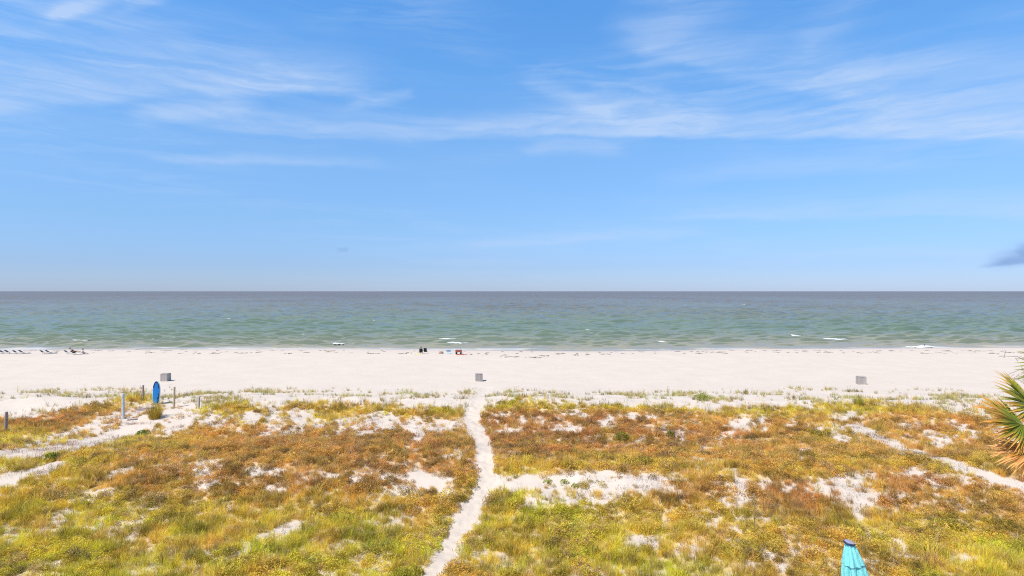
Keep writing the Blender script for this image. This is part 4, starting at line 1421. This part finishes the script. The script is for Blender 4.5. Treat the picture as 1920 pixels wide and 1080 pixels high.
q = hit(841, 663.5)
t = thing('cooler', 'white cooler box with a deep blue lid on the beach', 'cooler', q, .15)
m_lid = simple('blue_lid', (.02, .16, .30), .5)
mb = MB(); mb.box((0, 0, .22), (.66, .42, .42), bev=.03); mb.build('box', simple('pale_blue_plastic', (.62, .72, .80), .5, .05), t)
mb = MB(); mb.box((0, 0, .50), (.70, .46, .13), bev=.03); mb.build('lid', m_lid, t)
for s in (-1, 1):
    hb = MB(); hb.tube([(s * .34, -.12, .34), (s * .40, -.12, .36), (s * .40, .12, .36), (s * .34, .12, .34)], .015, 6); hb.build('handle', m_white, t)

q = hit(860, 664)
t = thing('beach_cart', 'low red beach cart with thin poles standing up from it', 'cart', q, .05)
m_red = simple('red_canvas', (.32, .09, .07), .8, .2, 8)
m_pole = simple('thin_pole', (.10, .06, .05), .5)
mb = MB(); mb.box((0, 0, .36), (1.0, .5, .03), bev=.01)
for s in (-1, 1):
    mb.box((0, s * .25, .52), (1.0, .03, .3), bev=.01); mb.box((s * .5, 0, .52), (.03, .47, .3), bev=.01)
mb.build('tub', m_red, t)
for sx in (-.36, .36):
    for s in (-1, 1):
        w_ = MB(); w_.tube([(sx, s * .26, .15), (sx, s * .34, .15)], .15, 14); w_.build('wheel', m_black, t)
hb = MB(); hb.tube([(.5, 0, .3), (1.1, 0, .42)], .018, 6); hb.tube([(1.1, -.12, .42), (1.1, .12, .42)], .018, 6); hb.build('handle', m_black, t)
for px_, tl, hh in ((-.38, -.05, 1.15), (-.12, .02, 1.3), (.18, .06, 1.1), (.3, .0, .95)):
    pb = MB(); pb.tube([(px_, 0, .4), (px_ + tl, .03, hh)], [.016, .011], 6); pb.build('pole', m_pole, t)
q = hit(866, 665)
mb = MB()
mb.add([(-.85 + 1.7 * i / 12, -.4 + .8 * j / 6, .03 + .03 * math.sin(i * 1.1 + j)) for i in range(13) for j in range(7)],
       [(i * 7 + j, (i + 1) * 7 + j, (i + 1) * 7 + j + 1, i * 7 + j + 1) for i in range(12) for j in range(6)])
o = mb.build('blanket', simple('brick_red_blanket', (.40, .09, .06), .95, .2, 6), sm=True); o.location = q
o.modifiers.new('thickness', 'SOLIDIFY').thickness = .02
tag(o, 'brick red blanket spread on the sand in front of the cart', 'blanket')

# a bather out in the white water
D_ = F * (H - .3) / (648.0 - CV)
J = seated(.0, .0, .1)
J = {k_: (v_[0], v_[1], v_[2] - .28) for k_, v_ in J.items()}
person('bather with dark head in the small white breaker at far right', ((1733 - CU) / F * (D_ - 1.2), D_ - 1.2, 0), 0, J, RAD, shirt=(m_black, False))

# ------------------------------------------------------------------ closed parasol on a lower deck
DY = 12.0
dcx = (1613 - CU) / F * DY
DZ = 2.62
deck = thing('deck', 'low timber deck under the closed turquoise parasol', 'deck', (dcx + 1.0, DY - 1.6, 0))
m_deck = wood('deck_timber', (.30, .26, .22), (.42, .37, .32), axis=0)
bd = MB(); bd.box((0, 0, 0), (7.0, .138, .03), bev=.004); bme = bd.mesh('board', m_deck)
for k in range(26):
    o = bpy.data.objects.new('board', bme); COL.objects.link(o); o.parent = deck; o.location = (0, -1.9 + k * .146, DZ - .016)
jo = MB()
for x_ in (-3.2, -1.1, 1.1, 3.2):
    jo.box((x_, -.07, DZ - .13), (.09, 3.7, .19))
jo.build('joist', m_deck, deck)
for x_ in (-3.2, 0.0, 3.2):
    for y_ in (-1.7, 1.55):
        pb = MB(); pb.box((x_ + .1, y_, DZ / 2 - .1), (.12, .12, DZ - .06)); pb.build('post', m_deck, deck)

um = thing('parasol', 'closed turquoise parasol with a navy cap in front of the dunes', 'parasol', (dcx, DY, DZ))
um.rotation_euler = (-.03, -.05, 0)
m_turq, p, out = shader('turquoise_canvas')
t_ = N('ShaderNodeTexCoord')
nn = NOISE(t_.outputs['Object'], 60, 4, .6)
L.new(ramp(nn, [(.3, (.19, .60, .60)), (.7, (.24, .69, .68))]), p.inputs['Base Color'])
p.inputs['Roughness'].default_value = .8
mp = N('ShaderNodeMapping'); mp.inputs['Scale'].default_value = (9, 9, 2.5); L.new(t_.outputs['Object'], mp.inputs[0])
bump(p, NOISE(mp.outputs[0], 1.6, 5, .6, .6), .8, .06)
m_cap = simple('navy_cap', (.015, .03, .10), .5)
TOP = H - (1021 - CV) / F * DY - DZ       # height of the canopy's top above the deck


def folds(n_, ph, am):
    return lambda th, i: 1 - am * (0.5 + 0.5 * math.cos(n_ * th + ph + .35 * math.sin(2 * th + i * .05))) ** 1.6 + .07 * math.sin(3 * th + 1.3 + i * .13) + .02 * math.sin(11 * th + 1.2 * math.sin(i * .9))


def sag(mb):
    """the cloth hangs bunched to one side"""
    mb.v = [(x_ + .085 * min(1.2, max(0, TOP - z_)), y_, z_) for x_, y_, z_ in mb.v]
    return mb


lo = [(.10, TOP - .06), (.14, TOP - .18), (.185, TOP - .36), (.235, TOP - .55), (.27, TOP - .85), (.285, TOP - 1.15), (.26, TOP - 1.45), (.23, TOP - 1.62), (.22, TOP - 1.60)]
mb = MB(); mb.lathe(lo, 96, folds(8, .4, .42)); sag(mb).build('canopy', m_turq, um, True)
hi = [(.085, TOP - .015), (.115, TOP - .10), (.16, TOP - .24), (.207, TOP - .40), (.210, TOP - .412), (.198, TOP - .405), (.15, TOP - .24)]
mb = MB(); mb.lathe(hi, 96, folds(8, .9, .24)); sag(mb).build('vent_tier', m_turq, um, True)
mb = MB(); mb.lathe([(.0, .028), (.07, .022), (.095, .010)], 32); o = mb.build('cap', simple('pale_cap', (.30, .29, .36), .45, .06), um, True)
o.location = (0, 0, TOP + .02); o.rotation_euler = (.12, .22, 0)
mb = MB(); mb.lathe([(.0955, .010), (.108, .0), (.106, -.028), (.085, -.034)], 32); c_ = mb.build('cap_rim', m_cap, o, True)
mb = MB(); mb.tube([(0, 0, .02), (0, 0, TOP + .03)], .026, 14); mb.build('pole', m_alu, um)
mb = MB(); mb.lathe([(0, .075), (.06, .075), (.24, .05), (.26, .03), (.26, .0)], 32); mb.build('base', simple('grey_base', (.12, .12, .13), .6), um, True)
mb = MB(); mb.tube([(.08, 0, TOP - 1.25), (.08, 0, TOP - 1.29)], .262, 32); mb.build('tie', m_turq, um, True)
for k in range(8):
    a = k * math.pi / 4 + .2
    rb = MB(); rb.tube([(.07 * math.cos(a), .07 * math.sin(a), TOP - .05), (.12 * math.cos(a), .12 * math.sin(a), TOP - 1.5)], .008, 5); rb.build('rib', m_alu, um)

# ------------------------------------------------------------------ cabbage palm at the right edge
PD = 8.0
pal_x = (2012 - CU) / F * PD
CRZ = H - (790 - CV) / F * PD
gz_ = float(h_ground(np.array([pal_x]), np.array([PD]))[0])
palm = thing('palm_tree', 'fan palm with orange tipped fronds reaching in at the right edge', 'palm tree', (pal_x, PD, gz_))
m_trunk, p, _ = shader('palm_trunk')
t_ = N('ShaderNodeTexCoord')
mp = N('ShaderNodeMapping'); mp.inputs['Scale'].default_value = (3, 3, 9); L.new(t_.outputs['Object'], mp.inputs[0])
n_ = NOISE(mp.outputs[0], 1.5, 6, .65, .5)
L.new(ramp(n_, [(.3, (.14, .10, .075)), (.7, (.33, .27, .21))]), p.inputs['Base Color'])
p.inputs['Roughness'].default_value = .9
bump(p, n_, .8, .05)
CH = CRZ - gz_
mb = MB()
pts = [(.12 * math.sin(k * .25), .1 * math.cos(k * .3), -.3 + (CH + .3) * k / 24) for k in range(25)]
mb.tube(pts, [.2 - .045 * (k / 24) + (.012 if k % 2 else 0) for k in range(25)], 16)
mb.build('trunk', m_trunk, palm, True)
bx, by = pts[-1][0], pts[-1][1]
bt = MB()
prn = random.Random(21)
for k in range(40):
    a = k * 2.4; z0 = CH - 1.2 * (k / 40)
    bt.tube([(bx + .15 * math.cos(a), by + .15 * math.sin(a), z0 - .12), (bx + .24 * math.cos(a), by + .24 * math.sin(a), z0 + .08), (bx + .33 * math.cos(a), by + .33 * math.sin(a), z0 + .22)], [.05, .04, .025], 6)
o = bt.build('leaf_base', m_trunk, palm); o['kind'] = 'stuff'


def frond_material(name, base, mid, tip, split):
    m, p, out = shader(name)
    t = N('ShaderNodeTexCoord')
    s_ = N('ShaderNodeSeparateXYZ'); L.new(t.outputs['Object'], s_.inputs[0])
    oi = N('ShaderNodeObjectInfo')
    f = M('ADD', s_.outputs[0], M('MULTIPLY', M('SUBTRACT', oi.outputs['Random'], .5), .42))
    f = M('ADD', f, M('MULTIPLY', M('SUBTRACT', NOISE(t.outputs['Object'], 25, 3), .5), .2))
    c = ramp(f, [(split - .25, base), (split, mid), (split + .2, tip)])
    L.new(c, p.inputs['Base Color']); p.inputs['Roughness'].default_value = .5
    tr = N('ShaderNodeBsdfTranslucent'); L.new(c, tr.inputs[0])
    mx = N('ShaderNodeMixShader'); mx.inputs[0].default_value = .3
    L.new(p.outputs[0], mx.inputs[1]); L.new(tr.outputs[0], mx.inputs[2]); L.new(mx.outputs[0], out.inputs[0])
    return m


F_GREEN = frond_material('frond_green', (.26, .32, .03), (.44, .40, .045), (.66, .38, .07), .56)
F_MIX = frond_material('frond_orange_tipped', (.20, .25, .025), (.46, .33, .045), (.74, .36, .08), .50)
F_DEAD = frond_material('frond_withered', (.34, .30, .03), (.64, .30, .05), (.78, .44, .15), .30)
m_petiole = simple('petiole', (.20, .20, .05), .5, .2, 10)


def leaflet_mesh(ln, w, mat, droop):
    """one folded segment of a fan: wide and touching its neighbours halfway out, then a narrow tip"""
    mb = MB()
    n = 7
    vs = []
    for i in range(n + 1):
        k = i / n
        ww = w * (k / .55 if k < .55 else max(0, 1 - ((k - .55) / .45) ** .8)) + .002
        z = -droop * ln * max(0, k - .35) ** 2
        vs += [(ln * k, -ww, z + ww * .35), (ln * k, 0, z - ww * .35), (ln * k, ww, z + ww * .35)]
    fs = []
    for i in range(n):
        for j in (0, 1):
            fs.append((i * 3 + j, i * 3 + j + 1, i * 3 + j + 4, i * 3 + j + 3))
    mb.add(vs, fs)
    return mb


LM = {}
LEAF = ([.80, .86, .74], [.10, .35, .7])


def leafmesh(mat, v_):
    if (mat.name, v_) not in LM:
        LM[(mat.name, v_)] = leaflet_mesh(LEAF[0][v_], .038, mat, LEAF[1][v_]).mesh('leaflet', mat)
    return LM[(mat.name, v_)]


def frond(hub, fwd, nrm, mat, nl=40, size=1.0, half=105, loose=True, label=None, bend=.25):
    """a fan leaf: bent petiole from the crown to the hub, leaflets radiating about fwd in the plane facing nrm"""
    hub = Vector(hub); fwd = Vector(fwd).normalized(); nrm = Vector(nrm)
    side = fwd.cross(nrm).normalized(); up = side.cross(fwd).normalized()
    b = Vector((bx, by, CH - .15)) + Vector((hub.x - bx, hub.y - by, 0)).normalized() * .14
    mid = b.lerp(hub, .5) + Vector((0, 0, .12 * (hub - b).length))
    fr_ = bpy.data.objects.new('frond', None); COL.objects.link(fr_); fr_.parent = palm; fr_.empty_display_size = .1
    if label:
        fr_['label'] = label
    pt_ = MB(); pt_.tube([b, mid, hub, hub + fwd * .2 * size], [.022, .018, .013, .004], 6)
    pt_.build('petiole', m_petiole, fr_, True)
    joined = MB()
    for i in range(nl):
        t2 = i / (nl - 1) * 2 - 1
        th = t2 * R(half) + prn.gauss(0, .025)
        o0 = hub + fwd * (.16 * size * (1 - abs(t2) ** .8))
        dr = (fwd * math.cos(th) + side * math.sin(th) - up * (bend * abs(t2)) + Vector((prn.gauss(0, .03), prn.gauss(0, .05), prn.gauss(-.02, .04)))).normalized()
        uy = up.cross(dr).normalized()
        uz = dr.cross(uy)
        sc = size * (1 - .22 * abs(t2)) * prn.uniform(.86, 1.1)
        mt = Matrix((dr, uy, uz)).transposed().to_4x4() @ Matrix.Scale(sc, 4)
        mt.translation = o0
        v_ = prn.choice([0, 0, 1, 1, 2])
        if loose:
            o_ = bpy.data.objects.new('leaflet', leafmesh(mat, v_)); COL.objects.link(o_); o_.parent = fr_
            o_.matrix_local = mt
        else:
            src_ = leaflet_mesh(LEAF[0][v_], .038, mat, LEAF[1][v_])
            joined.add([mt @ Vector(q_) for q_ in src_.v], src_.f)
    if not loose:
        joined.build('blade', mat, fr_)['kind'] = 'stuff'
    return fr_


def inpalm(u, v, d):
    return ((u - CU) / F * d - pal_x, d - PD, H - (v - CV) / F * d - gz_)


# the three fans that reach into view, then the rest of the crown
frond(inpalm(1920, 799, 7.7), (-.80, -.12, .42), (.25, -.70, .66), F_MIX, 56, .70, 82, label='orange tipped green fan spreading farthest left')
frond(inpalm(1938, 846, 7.6), (-.97, -.15, .02), (.05, -.55, .8), F_DEAD, 50, .58, 66, label='withered orange fan hanging lowest')
frond(inpalm(1936, 764, 7.9), (-.55, .1, .72), (.45, -.75, .45), F_GREEN, 52, .62, 88, label='green fan standing up at the top')
prn2 = random.Random(5)
kept = 0
for k in range(400):
    a = prn2.uniform(-3.14, 3.14)
    e = R(prn2.uniform(-35, 80))
    d = Vector((math.cos(a) * math.cos(e), math.sin(a) * math.cos(e), math.sin(e)))
    pl = prn2.uniform(.6, .95)
    sz = prn2.uniform(.75, .95)
    left = pal_x + bx + d.x * pl - .86 * sz * (1 - max(0, d.x) * .6)      # keeps the view's edge for the three fans above
    if CU + F * left / (PD + by + d.y * pl - .3) < 1932:
        continue
    kept += 1
    if kept > 15:
        break
    nn_ = Vector((-d.x * .5, -d.y * .5, 1.0)) if e < 1.0 else Vector((-d.x, -d.y, .4))
    frond(Vector((bx, by, CH)) + d * pl, d + Vector((0, 0, -.25)), nn_, prn2.choice([F_GREEN, F_GREEN, F_MIX, F_DEAD]), 34, sz, 105, False)
# spent flower stalk: a spray of thin grey twigs
m_twig = simple('dry_twig', (.34, .25, .18), .9)
tw = MB()
ax = Vector((bx - .25, by, CH + .1))
tip = ax + Vector((-.12, .0, .62))
tw.tube([Vector((bx, by, CH - .1)), ax, tip], [.018, .014, .006], 6)
for k in range(38):
    b = ax.lerp(tip, prn.uniform(.0, 1.0))
    dv = Vector((prn.gauss(-.55, .55), prn.gauss(0, .5), prn.gauss(.35, .35))).normalized() * prn.uniform(.22, .5)
    e = b + dv + Vector((0, 0, -.06))
    tw.tube([b, b + dv * .55 + Vector((0, 0, .03)), e], [.0055, .004, .0025], 4, False)
    for j in range(3):
        f0 = b.lerp(e, prn.uniform(.4, .95))
        tw.tube([f0, f0 + Vector((prn.gauss(-.04, .05), prn.gauss(0, .05), prn.gauss(.02, .05)))], [.003, .002], 3, False)
o = tw.build('flower_stalk', m_twig, palm)
o['label'] = 'dry grey branching flower stalk'

# small pieces joined into one part, too fine to tell apart in the photograph
for o in bpy.data.objects:
    if o.parent is not None and o.name.split('.')[0] in ('frame', 'lid', 'joist', 'flower_stalk', 'stem', 'foliage', 'nose_band', 'tub', 'handle', 'rail', 'band'):
        o['kind'] = 'stuff'
